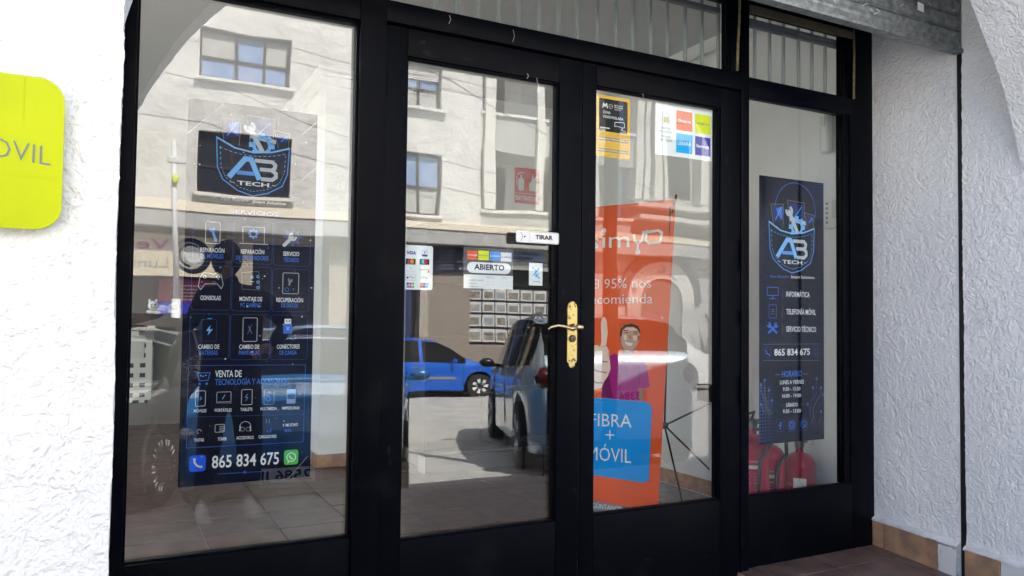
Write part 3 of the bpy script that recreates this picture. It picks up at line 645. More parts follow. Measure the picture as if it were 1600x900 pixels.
phone(P, (0.3703,0.8322), (0.4019,0.7852)); P.line([(0.3881,0.8181), (0.3814,0.8077), (0.3893,0.8084), (0.383,0.798)], .0012, 'print_sky'); P.rrline((0.4379,0.8309), (0.4679,0.7839), .003, .0014, 'print_grey'); P.ring((0.4514,0.8197), .004, .0018, 'print_blue'); P.ring((0.4504,0.8012), .007, .0025, 'print_blue')
P.rect((0.5087,0.8285), (0.5334,0.8153), 'print_sky', 3); P.rect((0.5084,0.7979), (0.5326,0.7851), 'print_bluegrey', 3); P.rrline((0.5078,0.8285), (0.5341,0.7841), .002, .001, 'print_silver')
P.ring((0.2511,0.7107), .006, .0012, 'print_silver', 3, 14, 0, 250); P.rrline((0.2958,0.7288), (0.3223,0.7056), .003, .0016, 'print_silver')
for v in ((0.3084,0.7215), (0.3086,0.7149), (0.3087,0.7088)): P.line([(v[0], v[1]), (v[0] + .014, v[1] + .0004)], .002, 'print_silver')
P.ring((0.3835,0.7173), .0165, .0016, 'print_silver', 3, 16, 0, 180); P.line([(0.3692,0.7191), (0.3677,0.7063)], .004, 'print_silver'); P.line([(0.3983,0.7189), (0.3996,0.7044)], .004, 'print_silver')
P.ring((0.3759,0.7106), .006, .002, 'print_grey'); P.ring((0.392,0.7097), .006, .002, 'print_grey')
P.line([(0.4461,0.7372), (0.4464,0.726)], .0015, 'print_grey'); P.line([(0.4547,0.7367), (0.4549,0.7255)], .0015, 'print_grey'); P.line([(0.4478,0.704), (0.4527,0.697), (0.4603,0.6985), (0.461,0.7081)], .0014, 'print_blue')
P.text('865 834 675', (0.2892,0.5976), (0.4874,0.5953), .0375, 'print_white', .012)
P.rr((0.2259,0.6402), (0.2716,0.5915), .009, 'print_phoneblue'); P.line([(0.2393,0.6267), (0.2403,0.6182), (0.2484,0.6083), (0.2582,0.6038)], .0055, 'print_white', 4); P.disc((0.2397,0.6276), .004, 'print_white', 4); P.disc((0.259,0.6047), .004, 'print_white', 4)
P.rr((0.5028,0.6371), (0.5471,0.5906), .008, 'print_green'); P.ring((0.5251,0.614), .0135, .0025, 'print_white', 4); P.poly([(0.5147,0.601), (0.5129,0.5962), (0.5191,0.5987)], 'print_white', 4); P.line([(0.5196,0.6188), (0.5232,0.6121), (0.5296,0.6077)], .004, 'print_white', 4)
P.line([(0.3074,0.5792), (0.464,0.5757)], .0012, 'print_blue'); P.disc((0.3854,0.5784), .0045, 'print_blue')
# specks of wear, scratches
for k in range(70):
    u = random.uniform(.2, .58); v = random.uniform(1.05, 1.71) if random.random() < .8 else random.uniform(.6, 1.05)
    P.disc((u, v), random.choice((.0009, .0013, .002, .0028)), 'print_grey' if random.random() < .4 else 'print_silver', 4, 7)
for a, b_ in (((0.1962,1.609), (0.2957,1.712)), ((0.5378,1.646), (0.58,1.689)), ((0.5363,1.495), (0.5855,1.545)), ((0.4641,1.694), (0.4608,1.655)), ((0.5173,0.5469), (0.5757,0.6122)), ((0.3229,1.667), (0.3243,1.646))): P.line([a, b_], .0009, 'print_silver', 4)
P.build(lp)

# ---- narrow poster in the side window
rp = sheet('opening_hours_poster', 'narrow dark blue poster with opening hours in the right side window', (2.536, .519), (2.943, 1.706), .006, POST, 'poster')
P = Print(front(.006))
logo(P, (2.737,1.511)[0], (2.736,1.486)[1], .146)
P.ring((2.76,1.563), .128, .003, 'print_blue', .8, 30, -10, 190)
P.text('Fast Repairs.', (2.599,1.254), (2.722,1.256), .012, 'print_blue', 0, shear=.3); P.text('Smart Solutions.', (2.73,1.255), (2.884,1.257), .0125)
P.line([(2.56,1.261), (2.591,1.261)], .001, 'print_dim'); P.line([(2.891,1.264), (2.921,1.264)], .001, 'print_dim')
P.rrline((2.583,1.211), (2.651,1.175), .003, .003, 'print_blue'); P.line([(2.617,1.174), (2.617,1.161)], .006, 'print_blue'); P.line([(2.599,1.159), (2.635,1.16)], .003, 'print_blue')
P.rrline((2.594,1.133), (2.639,1.074), .004, .0022, 'print_blue')
for v in ((2.608,1.111), (2.608,1.103), (2.608,1.093)): P.line([v, (v[0] + .018, v[1])], .0018, 'print_grey')
P.wrench((2.593,1.043), (2.639,1.009), .010, 'print_blue'); P.wrench((2.638,1.043), (2.592,1.009), .010, 'print_blue', 4.6)
for a, b_ in (((2.678,1.211), (2.678,1.158)), ((2.677,1.131), (2.677,1.075)), ((2.677,1.05), (2.677,0.9962))): P.line([a, b_], .0012, 'print_grey')
P.text('INFORMÁTICA', (2.7,1.171), (2.849,1.171), .0235); P.text('TELEFONÍA MÓVIL', (2.7,1.092), (2.888,1.091), .0235); P.text('SERVICIO TÉCNICO', (2.7,1.014), (2.89,1.012), .0235)
P.line([(2.559,0.9581), (2.914,0.9576)], .0014, 'print_grey'); P.line([(2.558,0.8865), (2.914,0.8816)], .0014, 'print_grey')
P.text('865 834 675', (2.626,0.9065), (2.85,0.9071), .030, bold=.02); P.ring((2.587,0.9219), .024, .0016, 'print_dim'); P.line([(2.575,0.9335), (2.579,0.9194), (2.599,0.9086)], .006, 'print_blue'); P.ring((2.889,0.9212), .024, .0018, 'print_dim'); P.ring((2.889,0.9212), .013, .0018, 'print_blue')
P.text('HORARIO', (2.673,0.8111), (2.798,0.8114), .026, 'print_blue'); P.line([(2.631,0.8227), (2.661,0.822)], .001, 'print_silver'); P.line([(2.808,0.822), (2.84,0.8221)], .001, 'print_silver')
P.text('LUNES A VIERNES', (2.66,0.7787), (2.811,0.7777), .0175); P.text('9:30 - 13:30', (2.679,0.7489), (2.788,0.7479), .0165); P.text('16:00 - 19:00', (2.674,0.719), (2.792,0.7172), .0165); P.text('SÁBADO', (2.698,0.6773), (2.771,0.6769), .0165); P.text('9:30 - 13:00', (2.679,0.6499), (2.791,0.6482), .0165)
P.line([(2.654,0.6872), (2.682,0.686)], .001, 'print_grey'); P.line([(2.788,0.685), (2.82,0.6846)], .001, 'print_grey')
for a, b_ in (((2.636,0.6221), (2.685,0.5693)), ((2.709,0.621), (2.758,0.5677)), ((2.784,0.6198), (2.834,0.5669))): P.rr(a, b_, .01, 'print_navy', 2); P.rrline(a, b_, .01, .0018, 'print_dim')
P.line([(2.671,0.6089), (2.662,0.6076), (2.662,0.5795)], .006, 'print_blue', 4); P.line([(2.651,0.5977), (2.673,0.5973)], .004, 'print_blue', 4.4)
P.rrline((2.719,0.6107), (2.748,0.5781), .008, .004, 'print_blue', 4); P.ring((2.733,0.5949), .009, .003, 'print_blue', 4); P.ring((2.808,0.5944), .017, .003, 'print_blue', 4); P.line([(2.802,0.6001), (2.807,0.5909), (2.819,0.5866)], .004, 'print_blue', 4.4)
def trace(pts, col='print_dim'): P.line(pts, .0022, col, 1.5); P.ring(pts[0], .0045, .0022, 'print_lightblue', 2)
for t in ([(2.568,0.8007), (2.568,0.7327), (2.582,0.706), (2.582,0.6798), (2.606,0.6525)], [(2.594,0.7554), (2.594,0.6924), (2.606,0.6788), (2.606,0.6525)], [(2.547,0.7813), (2.547,0.7509), (2.568,0.7153), (2.57,0.6804), (2.597,0.6442)], [(2.612,0.7092), (2.612,0.6435)], [(2.547,0.6944), (2.57,0.6543)],
          [(2.893,0.798), (2.892,0.7298), (2.855,0.6859), (2.854,0.6316)], [(2.87,0.7578), (2.87,0.7124), (2.855,0.6994)], [(2.922,0.7561), (2.922,0.7287), (2.871,0.667), (2.871,0.6127), (2.854,0.5955)], [(2.835,0.684), (2.849,0.659), (2.849,0.6138)], [(2.935,0.7236), (2.935,0.7008), (2.885,0.6392), (2.885,0.6029), (2.865,0.5814)], [(2.922,0.6466), (2.922,0.6192), (2.877,0.5671)]): trace(t, 'print_grey' if random.random() < .5 else 'print_dim')
for i in range(9):
    for j in range(17): P.disc((2.541 + i * .0165, .535 + j * .0145), .0034 * max(.15, 1 - i / 9), 'print_blue', 1.5, 6)
for i in range(12):
    for j in range(13): P.disc((2.937 - i * .0125, 1.697 - j * .0135), .0030 * max(.1, 1 - i / 12 - j / 26), 'print_blue', 1.4, 6)
P.rect((2.594, .520), (2.618, 1.0), 'print_navy', .3)
for k in range(30): P.disc((random.uniform(2.55, 2.93), random.uniform(.53, 1.69)), .0012, 'print_grey', 4, 5)
P.build(rp)

# ---- stickers on the left door
WP = mat('sticker_white', (.80, .81, .82), .45)
s = sheet('payment_card_sticker', 'white sticker of card and mobile payment logos on the left door', (.887, 1.156), (.996, 1.309), .0065, WP, 'sticker', .008)
P = Print(front(.0065)); tx = P.text
tx('BBVA', (0.8882,1.301), (0.908,1.302), .003, 'print_grey'); tx('VISA', (0.9002,1.277), (0.9322,1.277), .0115, 'print_indigo', .03, shear=.2)
P.rrline((0.9548,1.294), (0.9751,1.272), .001, .0007, 'print_grey'); tx('V', (0.9604,1.282), (0.9696,1.282), .009, 'print_indigo', .02); P.rect((0.9551,1.279), (0.9751,1.272), 'print_indigo', 3)
for a, b_, c1, c2 in (((0.8964,1.262), (0.9321,1.242), 'print_red', 'print_amber'), ((0.9466,1.263), (0.9825,1.243), 'print_cyan', 'print_red')):
    P.rr(a, b_, .002, 'print_black', 2); m_ = (a[1] + b_[1]) / 2 + .001; xm = (a[0] + b_[0]) / 2; P.disc((xm - .0045, m_), .0072, c1, 3, 14); P.disc((xm + .0045, m_), .0072, c2, 3.3, 14); tx('mastercard', (a[0] + .004, b_[1] + .0015), (b_[0] - .004, b_[1] + .0015), .002, 'print_white')
P.rrline((0.8991,1.236), (0.9311,1.215), .001, .0005, 'print_palegrey'); P.ring((0.915,1.229), .004, .001, 'print_bluegrey'); tx('Diners Club', (0.9016,1.218), (0.9287,1.218), .0025, 'print_bluegrey', 0)
P.rrline((0.947,1.236), (0.983,1.216), .001, .0005, 'print_palegrey'); tx('DISCOVER', (0.9484,1.223), (0.9806,1.224), .005, 'print_grey'); P.poly([(0.9828,1.23), (0.983,1.216), (0.9741,1.216)], 'print_orange', 3)
P.rrline((0.8958,1.208), (0.9323,1.188), .002, .0007, 'print_grey'); P.disc((0.9035,1.197), .0035, 'print_black'); tx('Pay', (0.9088,1.194), (0.9276,1.195), .0085, 'print_grey', 0)
tx('G', (0.9504,1.195), (0.9573,1.195), .009, 'print_bluegrey', .01); tx('Pay', (0.9603,1.195), (0.978,1.195), .0085, 'print_grey', 0)
for i, c in enumerate(('print_indigo', 'print_red', 'print_green')): P.rr(((0.9008,1.18)[0] + i * .0093, (0.9011,1.162)[1]), ((0.9008,1.18)[0] + i * .0093 + .0085, (0.9008,1.18)[1]), .002, c); 
tx('JCB', (0.9025,1.168), (0.9266,1.168), .006, 'print_white', .02, 4)
for i, c in enumerate(('print_red', 'print_indigo', 'print_teal')):
    x = (0.9499,1.181)[0] + i * .0095; z0 = (0.9502,1.163)[1]; z1 = (0.9499,1.18)[1]; P.poly([(x, z0), (x + .010, z0), (x + .012, z1), (x + .002, z1)], c, 2 + i * .3)
tx('UnionPay', (0.9523,1.171), (0.9784,1.171), .005, 'print_white', 0, 4); P.build(s)

CLEARD = mat('dark_clear_panel', (.075, .062, .062), .35)
s = sheet('open_sign', 'grey open sign with phone company logos above white opening table', (1.113, 1.166), (1.312, 1.313), .0065, CLEARD, 'sign')
P = Print(front(.0065)); tx = P.text
P.rect((1.114, 1.1665), (1.3115, (1.213,1.216)[1]), 'print_white', 1)
for a, b_, c, t, tc in (((1.126,1.301), (1.167,1.27), 'print_orange', 'orange', 'print_white'), ((1.17,1.303), (1.212,1.269), 'print_lime', 'MASMOVIL', 'print_grey'), ((1.215,1.302), (1.258,1.269), 'print_lightblue', 'Lebara', 'print_white'), ((1.26,1.301), (1.304,1.268), 'print_white', 'LycaMobile', 'print_indigo')):
    P.rect(a, b_, c, 2); zc = (a[1] + b_[1]) / 2 - .002; tx(t, (a[0] + .002, zc), (b_[0] - .002, zc), .0065 if tc == 'print_white' else .004, tc, .015, 3)
P.rr(((1.126,1.258)[0], (1.213,1.222)[1]), ((1.302,1.265)[0], (1.213,1.261)[1]), .02, 'print_white'); tx('ABIERTO', (1.154,1.234), (1.275,1.234), .0205, 'print_black', .03, 4)
tx('MAÑANAS', (1.203,1.206), (1.232,1.206), .004, 'print_grey', 0); tx('TARDES', (1.264,1.207), (1.285,1.207), .004, 'print_grey', 0)
for t, a, b_ in (('LUNES A VIERNES', (1.134,1.194), (1.191,1.194)), ('SÁBADOS', (1.135,1.182), (1.165,1.182)), ('DOMINGOS', (1.135,1.171), (1.169,1.171))): tx(t, a, b_, .0036, 'print_grey', .01)
for zc in (1.203, 1.192, 1.181):
    for x in (1.205, 1.222, 1.262, 1.28): P.line([(x, zc), (x + .011, zc)], .0012, 'print_palegrey')
P.build(s)
s = sheet('courier_sticker', 'small white sticker with slanted sky blue bars on the left door', (1.379, 1.184), (1.4365, 1.268), .0065, WP, 'sticker')
P = Print(front(.0065)); P.line([(1.398,1.222), (1.421,1.249)], .005, 'print_cyan'); P.line([(1.406,1.219), (1.417,1.228)], .005, 'print_cyan'); P.disc((1.395,1.249), .0035, 'print_teal'); P.disc((1.421,1.213), .0035, 'print_teal'); P.line([(1.401,1.245), (1.408,1.239)], .004, 'print_cyan'); P.line([(1.409,1.22), (1.417,1.216)], .0045, 'print_cyan')
P.text('Seur', (1.396,1.196), (1.423,1.196), .006, 'print_lightblue', 0) if False else P.line([(1.395,1.199), (1.424,1.198)], .005, 'print_palegrey')
P.build(s)
s = thing('pull_sign', 'white pull sign with black lettering on the left door edge', 'sign', (1.39, -.04, 1.335))
rounded_plate('sign_plate', 1.300, 1.480, 1.3375, 1.3805, -.0375, .0025, .007, PLASTIC, s)
P = Print(front(-.0375)); P.rrline((1.355,1.378), (1.477,1.34), .004, .0009, 'print_grey'); P.text('TIRAR', (1.379,1.352), (1.453,1.352), .0165, 'print_black', .03)
P.line([(1.318,1.373), (1.324,1.367), (1.326,1.359), (1.324,1.351), (1.319,1.344)], .0015, 'print_black'); P.disc((1.334,1.359), .003, 'print_black'); P.line([(1.336,1.36), (1.34,1.36)], .0015, 'print_black'); P.build(s)

# ---- stickers on the right door
YEL = mat('sticker_yellow', (.80, .46, .0), .45)
s = sheet('camera_warning_sticker', 'yellow and black video surveillance sticker high on the right door', (1.672, 1.700), (1.834, 1.944), .0065, YEL, 'sticker', .008)
P = Print(front(.0065)); tx = P.text
P.rrline((1.677, 1.705), (1.829, 1.939), .006, .001, 'print_gold'); P.rr((1.684, 1.801), (1.821, 1.931), .006, 'print_black', 2)
P.line([(1.702, 1.895), (1.705, 1.912), (1.712, 1.900), (1.719, 1.912), (1.723, 1.895)], .0045, 'print_white'); P.ring((1.739, 1.903), .009, .0016, 'print_palegrey'); P.line([(1.733, 1.900), (1.745, 1.906)], .0015, 'print_palegrey')
tx('MOVISTAR', (1.757, 1.907), (1.797, 1.907), .0055, bold=.01); tx('PROSEGUR', (1.757, 1.899), (1.797, 1.899), .0055, bold=.01); tx('ALARMAS', (1.757, 1.891), (1.788, 1.891), .0045, bold=0)
tx('ZONA', (1.702, 1.872), (1.738, 1.872), .0105); tx('VIDEOVIGILADA', (1.702, 1.854), (1.800, 1.854), .0105); tx('900 22 33 44', (1.690, 1.812), (1.735, 1.812), .005) if False else P.rect((1.690, 1.812), (1.735, 1.817), 'print_palegrey', 3)
P.line([(1.760, 1.842), (1.800, 1.846), (1.806, 1.842), (1.806, 1.826), (1.796, 1.824), (1.790, 1.814), (1.812, 1.812)], .0022, 'print_white'); P.line([(1.760, 1.842), (1.758, 1.826), (1.768, 1.828), (1.796, 1.824)], .0022, 'print_white')
P.line([(1.680, 1.796), (1.826, 1.796)], .0008, 'print_gold')
for zc, hgt in ((1.790, .0018), (1.783, .0018), (1.773, .0055), (1.763, .0055), (1.752, .0018), (1.745, .0018), (1.739, .0018), (1.728, .0055), (1.718, .0055), (1.710, .0018)):
    x = 1.682
    while x < 1.822:
        l = random.uniform(.006, .02); P.rect((x, zc), (min(x + l, 1.826), zc + hgt), 'print_gold' if hgt < .003 else 'print_grey', 3); 
        if hgt > .003: P.rect((x, zc - .001), (min(x + l * .6, 1.826), zc + .0012), 'print_palegrey', 3.5)
        x += l + .002
P.build(s)
s = sheet('sim_card_poster', 'white prepaid SIM card poster with four coloured logo squares', (1.962, 1.738), (2.263, 1.951), .0065, WP, 'poster')
P = Print(front(.0065)); tx = P.text
def sq(a, b_, c): P.rect(a, b_, c, 2)
qx = (2.069, 2.155, 2.170, 2.254)
for (x0, x1, z0, z1, c, t, tc, h, bd) in ((qx[0], qx[1], 1.851, 1.933, 'print_orange', 'Orange', 'print_white', .014, .03), (qx[2], qx[3], 1.852, 1.932, 'print_lime', 'MASMOVIL', 'print_grey', .0085, .005), (qx[0], qx[1], 1.757, 1.838, 'print_cyan', 'LEBARA', 'print_white', .016, .02), (qx[2], qx[3], 1.757, 1.837, 'print_indigo', 'llamaya', 'print_white', .014, .025)):
    sq((x0, z0), (x1, z1), c); zc = (z0 + z1) / 2 - h / 2; tx(t, (x0 + .007, zc), (x1 - .008, zc), h, tc, bd)
P.line([(1.998, 1.873), (1.998, 1.912), (2.018, 1.912), (2.034, 1.898), (2.034, 1.873)], .0014, 'print_grey', 3, True); P.rr((2.003, 1.876), (2.029, 1.898), .004, 'print_gold'); P.rrline((2.010, 1.881), (2.022, 1.893), .002, .0012, 'print_white', 4)
for t, a, b_ in (('TARJETAS', (1.984, 1.846), (2.038, 1.846)), ('SIM PREPAGO', (1.977, 1.831), (2.048, 1.831)), ('PREPAID', (1.990, 1.811), (2.038, 1.811)), ('SIM CARDS', (1.984, 1.796), (2.046, 1.796))): tx(t, a, b_, .0085, 'print_grey', .0)
P.line([(1.972, 1.826), (2.054, 1.826)], .0006, 'print_palegrey'); P.build(s)

# ================================================================ advertising banner on its tripod
bn = thing('banner_stand', 'tall orange advertising banner on a black tripod inside the right door', 'banner', (2.38, 1.12, 0))
dv = Vector((.515, -.857, 0)).normalized(); P0 = Vector((2.18, 1.46, 0)); nv = Vector((-.857, -.515, 0)).normalized()
def bplace(u, v, lay): return P0 + dv * u + Vector((0, 0, v)) + nv * (lay * .0006)
ORB = mat('banner_orange', (.85, .115, .025), .6, col2=(.80, .10, .02), vscale=3, spec=.15)
b = MB(); rows = []
for i in range(9):
    v = .05 + 1.635 * i / 8; rows.append([bplace(u, v + (.02 * (u - .4) if i == 8 else 0), 0) for u in (.27, .4, .6, .797 + .093 * v / 1.68)])
b.quads(rows); b.quads([[p - nv * .001 for p in r] for r in rows]); b.build('banner_sheet', ORB, bn)
P = Print(bplace); tx = P.text
tx('s', (0.394,1.45), (0.4463,1.451), .088, 'print_white', .0, 2); tx('im', (0.4665,1.453), (0.6307,1.452), .088, 'print_white', 0, 2)
P.line([(0.655,1.517), (0.6595,1.487), (0.681,1.468), (0.7021,1.485), (0.7124,1.532)], .014, 'print_white'); P.line([(0.6788,1.468), (0.678,1.426)], .012, 'print_white'); P.disc((0.6781,1.423), .014, 'print_white')
P.line([(0.7293,1.534), (0.7233,1.484), (0.7444,1.468), (0.8048,1.471), (0.8149,1.522), (0.792,1.535), (0.742,1.529)], .014, 'print_white', 3, True); P.disc((0.4792,1.548), .013, 'print_white')
tx('El 95% nos', (0.4029,1.227), (0.7563,1.23), .052, 'print_white', -.005); tx('recomienda', (0.3671,1.141), (0.7651,1.146), .052, 'print_white', -.005)
# printed man in a magenta shirt with raised thumb
pl = P.poly
pl([(0.4702,0.6296), (0.4804,0.799), (0.4992,0.849), (0.5449,0.8703), (0.5903,0.8594), (0.6205,0.8259), (0.65,0.8548), (0.7089,0.8399), (0.7345,0.8102), (0.7496,0.702), (0.7243,0.6903), (0.6879,0.6916), (0.6898,0.6232), (0.4702,0.6226)], 'print_magenta', 2)
pl([(0.4702,0.6296), (0.4804,0.799), (0.4992,0.842), (0.5183,0.8568), (0.5113,0.7723), (0.5392,0.6257)], 'print_magdark', 2.4)
for a, b_ in (((0.564,0.8515), (0.5844,0.6439)), ((0.6056,0.8184), (0.6173,0.7497)), ((0.6871,0.8081), (0.6914,0.7123))): P.line([a, b_], .006, 'print_magdark', 2.5)
pl([(0.6915,0.6884), (0.7243,0.6882), (0.716,0.6236), (0.6883,0.6245)], 'print_skinshade', 1.9)
pl([(0.5767,0.8659), (0.6535,0.8825), (0.6486,0.8443), (0.6205,0.8273), (0.5919,0.84)], 'print_skinshade', 2.6)
pl([(0.5819,0.9846), (0.5891,1.02), (0.6414,1.03), (0.6858,1.013), (0.6949,0.9733), (0.6827,0.9282), (0.663,0.8932), (0.6365,0.8736), (0.6066,0.8809), (0.5839,0.9149)], 'print_skin', 3)
pl([(0.576,0.9635), (0.5802,1.005), (0.6026,1.027), (0.6451,1.036), (0.6843,1.023), (0.6977,0.9871), (0.6904,0.9869), (0.677,1.009), (0.6526,1.019), (0.6154,1.017), (0.5938,0.9988), (0.5865,0.9638)], 'print_hair', 3.4)
pl([(0.5822,0.9358), (0.5975,0.9014), (0.6215,0.8849), (0.6512,0.8893), (0.6717,0.9141), (0.6572,0.8812), (0.6351,0.8694), (0.6052,0.8774), (0.5862,0.9011)], 'print_skinshade', 3.3)
pl([(0.6077,0.942), (0.6272,0.9342), (0.6546,0.9322), (0.6481,0.9168), (0.6273,0.9148), (0.6123,0.9262)], 'print_white', 3.6); P.line([(0.6077,0.942), (0.6272,0.9363), (0.6554,0.933)], .0025, 'print_skinshade', 3.8)
pl([(0.6314,0.9732), (0.6388,0.9747), (0.6478,0.9549), (0.6375,0.9504), (0.63,0.9551)], 'print_skinmid', 3.5)
pl([(0.5955,0.9723), (0.6157,0.977), (0.6211,0.9507), (0.6047,0.9419)], 'print_skinlight', 3.15); pl([(0.6529,0.9709), (0.6773,0.9715), (0.6752,0.948), (0.6583,0.9448)], 'print_skinlight', 3.15); pl([(0.6042,1.011), (0.6563,1.015), (0.68,0.9977), (0.6118,0.9977)], 'print_skinlight', 3.15); pl([(0.6788,0.966), (0.6934,0.9732), (0.6892,0.9511), (0.6818,0.9454)], 'print_skinshade', 3.1); pl([(0.576,0.96), (0.5843,0.9637), (0.5867,0.9345), (0.58,0.9301)], 'print_skinshade', 3.1); pl([(0.5827,0.8661), (0.6051,0.8794), (0.6365,0.8695), (0.6278,0.847), (0.5964,0.8472)], 'print_skinshade', 2.8)
P.line([(0.6028,0.9955), (0.6252,1.001)], .004, 'print_hair', 3.7); P.line([(0.6579,0.9945), (0.6786,0.9894)], .004, 'print_hair', 3.7); P.line([(0.6081,0.9851), (0.6253,0.9869)], .0035, 'print_hair', 3.7); P.line([(0.6595,0.9821), (0.6757,0.9797)], .0035, 'print_hair', 3.7)
pl([(0.4054,0.9095), (0.4445,0.9142), (0.4601,0.9041), (0.4676,0.9326), (0.4636,1.039), (0.4712,1.066), (0.4866,1.069), (0.4991,1.05), (0.5058,0.9829), (0.4971,0.9123), (0.5142,0.8847), (0.5184,0.8427), (0.5242,0.7869), (0.5077,0.7441), (0.4864,0.7149), (0.4698,0.6788), (0.4311,0.6659), (0.3996,0.6747), (0.3975,0.9093)], 'print_skinlight', 4)
for pts in ([(0.4045,0.8383), (0.4452,0.8258), (0.5071,0.8226)], [(0.4034,0.785), (0.4457,0.7692), (0.4999,0.7633)], [(0.4007,0.728), (0.4385,0.7052), (0.4773,0.706)]): P.line(pts, .006, 'print_skinshade', 4.4)
P.line([(0.4679,0.9043), (0.4956,0.9108)], .004, 'print_skin', 4.4); P.line([(0.5105,0.8776), (0.5193,0.8288)], .004, 'print_skin', 4.4)
pl([(0.3813,0.6238), (0.7368,0.6204), (0.7593,0.6034), (0.7637,0.5695), (0.7504,0.2202), (0.7365,0.1962), (0.7155,0.191), (0.3852,0.1975)], 'print_brandblue', 5)
tx('FIBRA', (0.4042,0.4657), (0.6497,0.4769), .068, 'print_white', -.004, 6); P.line([(0.4995,0.4248), (0.5468,0.4263)], .007, 'print_white', 6); P.line([(0.523,0.4486), (0.5234,0.4026)], .007, 'print_white', 6.3); tx('MÓVIL', (0.3937,0.2779), (0.6481,0.2864), .072, 'print_white', -.004, 6)
pl([(0.3712,0.06136), (0.5804,0.04896), (0.6527,0.02977), (0.3719,-0.009775)], 'print_grey', 2); tx('PREGÚNTANOS!', (0.3717,0.01484), (0.598,0.02208), .026, 'print_white', 0)
P.build(bn)
b = MB(); c0 = bplace(.797, 0, -8) 
hub = Vector(bplace(.825, .50, -40)); 
tip = Vector(bplace(.893, 1.72, -1))
b.tube([Vector(bplace(.87, 1.62, -3)), tip], .006); b.build('corner_tip', BLACKP, bn)
for nm, q in (('leg', (2.98, 1.04, 0.0)), ('arm', (3.10, .95, .573)), ('arm', (3.10, .95, .198))):
    b = MB(); b.tube([hub, q], .0055, 8); b.build(nm, BLACKP, bn, smooth=True)
b = MB(); b.tube([hub, Vector(bplace(.30, .06, -20))], .0055); b.build('leg', BLACKP, bn, smooth=True)
b = MB(); b.tube([hub, Vector(bplace(.86, 1.66, -3))], .0055); b.build('arm', BLACKP, bn, smooth=True)
b = MB(); b.ball(tuple(hub), .02); b.build('hub', BLACKP, bn, smooth=True)

# ================================================================ fire extinguishers behind the side window
REDP = mat('extinguisher_red', (.40, .010, .055), .3, coat=.6)
def extinguisher(x, y, r, h, label, kind):
    t = thing('fire_extinguisher', label, 'fire extinguisher', (x, y, 0), 'fire extinguishers behind the side window')
    b = MB(); b.lathe([(r * .9, 0.002), (r, .012), (r, .03), (r, h - r * .85), (r * 1.015, h - r * .83), (r * 1.015, h - r * .72), (r, h - r * .7), (r * .95, h - r * .5), (r * .8, h - r * .25), (r * .55, h - r * .06), (r * .25, h + .005), (r * .22, h + .035)], (x, y, 0), 32)
    body = b.build('cylinder', REDP, t, smooth=30)
    b = MB(); b.lathe([(.022, h + .03), (.024, h + .05), (.018, h + .075)], (x, y, 0), 16); b.box(x - .02, x + .045, y - .012, y + .012, h + .05, h + .075, .004); b.build('valve', mat('valve_metal', (.18, .17, .17), .35, .8), t, smooth=40)
    b = MB(); b.tube([(x - .03, y, h + .075), (x - .06, y, h + .085), (x - .11, y, h + .075)], [.010, .009, .006], 8); b.tube([(x - .03, y, h + .085), (x - .06, y, h + .115), (x - .10, y, h + .135)], [.010, .009, .006], 8)
    b.tube([(x - .01, y, h + .07), (x + .01, y, h + .11), (x - .04, y, h + .10)], .008, 8); b.build('grip', mat('grey_grip', (.09, .085, .085), .4), t, smooth=True)
    if kind != 2:
        b = MB(); b.tube([(x + .04, y - .01, h + .06), (x + .06, y - .06, h + .05), (x + .01, y - r - .03, h - .03), (x - .05, y - r - .025, h - .1), (x - .06, y - r - .02, h - .25), (x - .03, y - r - .02, h - .4), (x - .01, y - r - .02, .04)], .0095, 8); b.build('hose', BLACKP, t, smooth=True)
    else:
        b = MB(); b.tube([(x + .05, y - .005, h + .06), (x + .075, y - .01, h + .075), (x + .07, y - .03, h + .045), (x + .055, y - .02, h + .04)], .002, 6); b.box(x + r - .002, x + r + .006, y - .01, y + .01, h - .12, h - .09); b.build('safety_pin', STEEL, t, smooth=True)
    # label print wrapped on the cylinder
    def cyl(u, v, lay):
        a = u / r; rr_ = r + .0006 + lay * .0003; base = math.atan2(-2.5 - y, -x); return Vector((x + rr_ * cos(base + a), y + rr_ * sin(base + a), v))
    P = Print(cyl)
    if kind == 2:
        for i in range(6): P.rect((-.030 + i * .0105, .15), (-.030 + (i + 1) * .0105, h - .115), 'print_white', 1)
        for i in range(5): P.line([(-.024, .20 + i * .012), (-.006, .20 + i * .012)], .002, 'print_darkred', 2); P.line([(.006, .20 + i * .012), (.022, .20 + i * .012)], .002, 'print_grey', 2)
        for i in range(5): P.line([(-.06, .14 + i * .025), (-.04, .135 + i * .025)], .002, 'print_palegrey', 2)
        P.disc((0, h - .122), .0022, 'print_black', 3)
    else:
        for i in range(8): P.rect((-.045 + i * .0115, h - .155), (-.045 + (i + 1) * .0115, h - .138), 'print_palegrey', 1)
        P.text('unión' if kind == 0 else 'extinguidor', (-.03, h - .125), (.03, h - .125), .012, 'print_palegrey', .0, 2)
        for i in range(9):
            for sg in (-.04, .005): P.line([(sg, h - .175 - i * .016), (sg + random.uniform(.018, .034), h - .175 - i * .016)], .003 if i % 3 else .005, 'print_palegrey' if kind else 'print_stone', 2)
        if kind == 1:
            for i in range(3): P.rrline((-.03 + i * .022, h - .26), (-.013 + i * .022, h - .235), .002, .003, 'print_white', 3)
    P.build(t)
    return t
extinguisher(2.83, .34, .078, .50, 'tallest red fire extinguisher nearest the doors with its hose hanging', 0)
extinguisher(3.02, .42, .080, .425, 'middle red fire extinguisher with white printed panel under the poster', 1)
extinguisher(3.160, .345, .080, .385, 'short bright red fire extinguisher with a square white tag', 2)

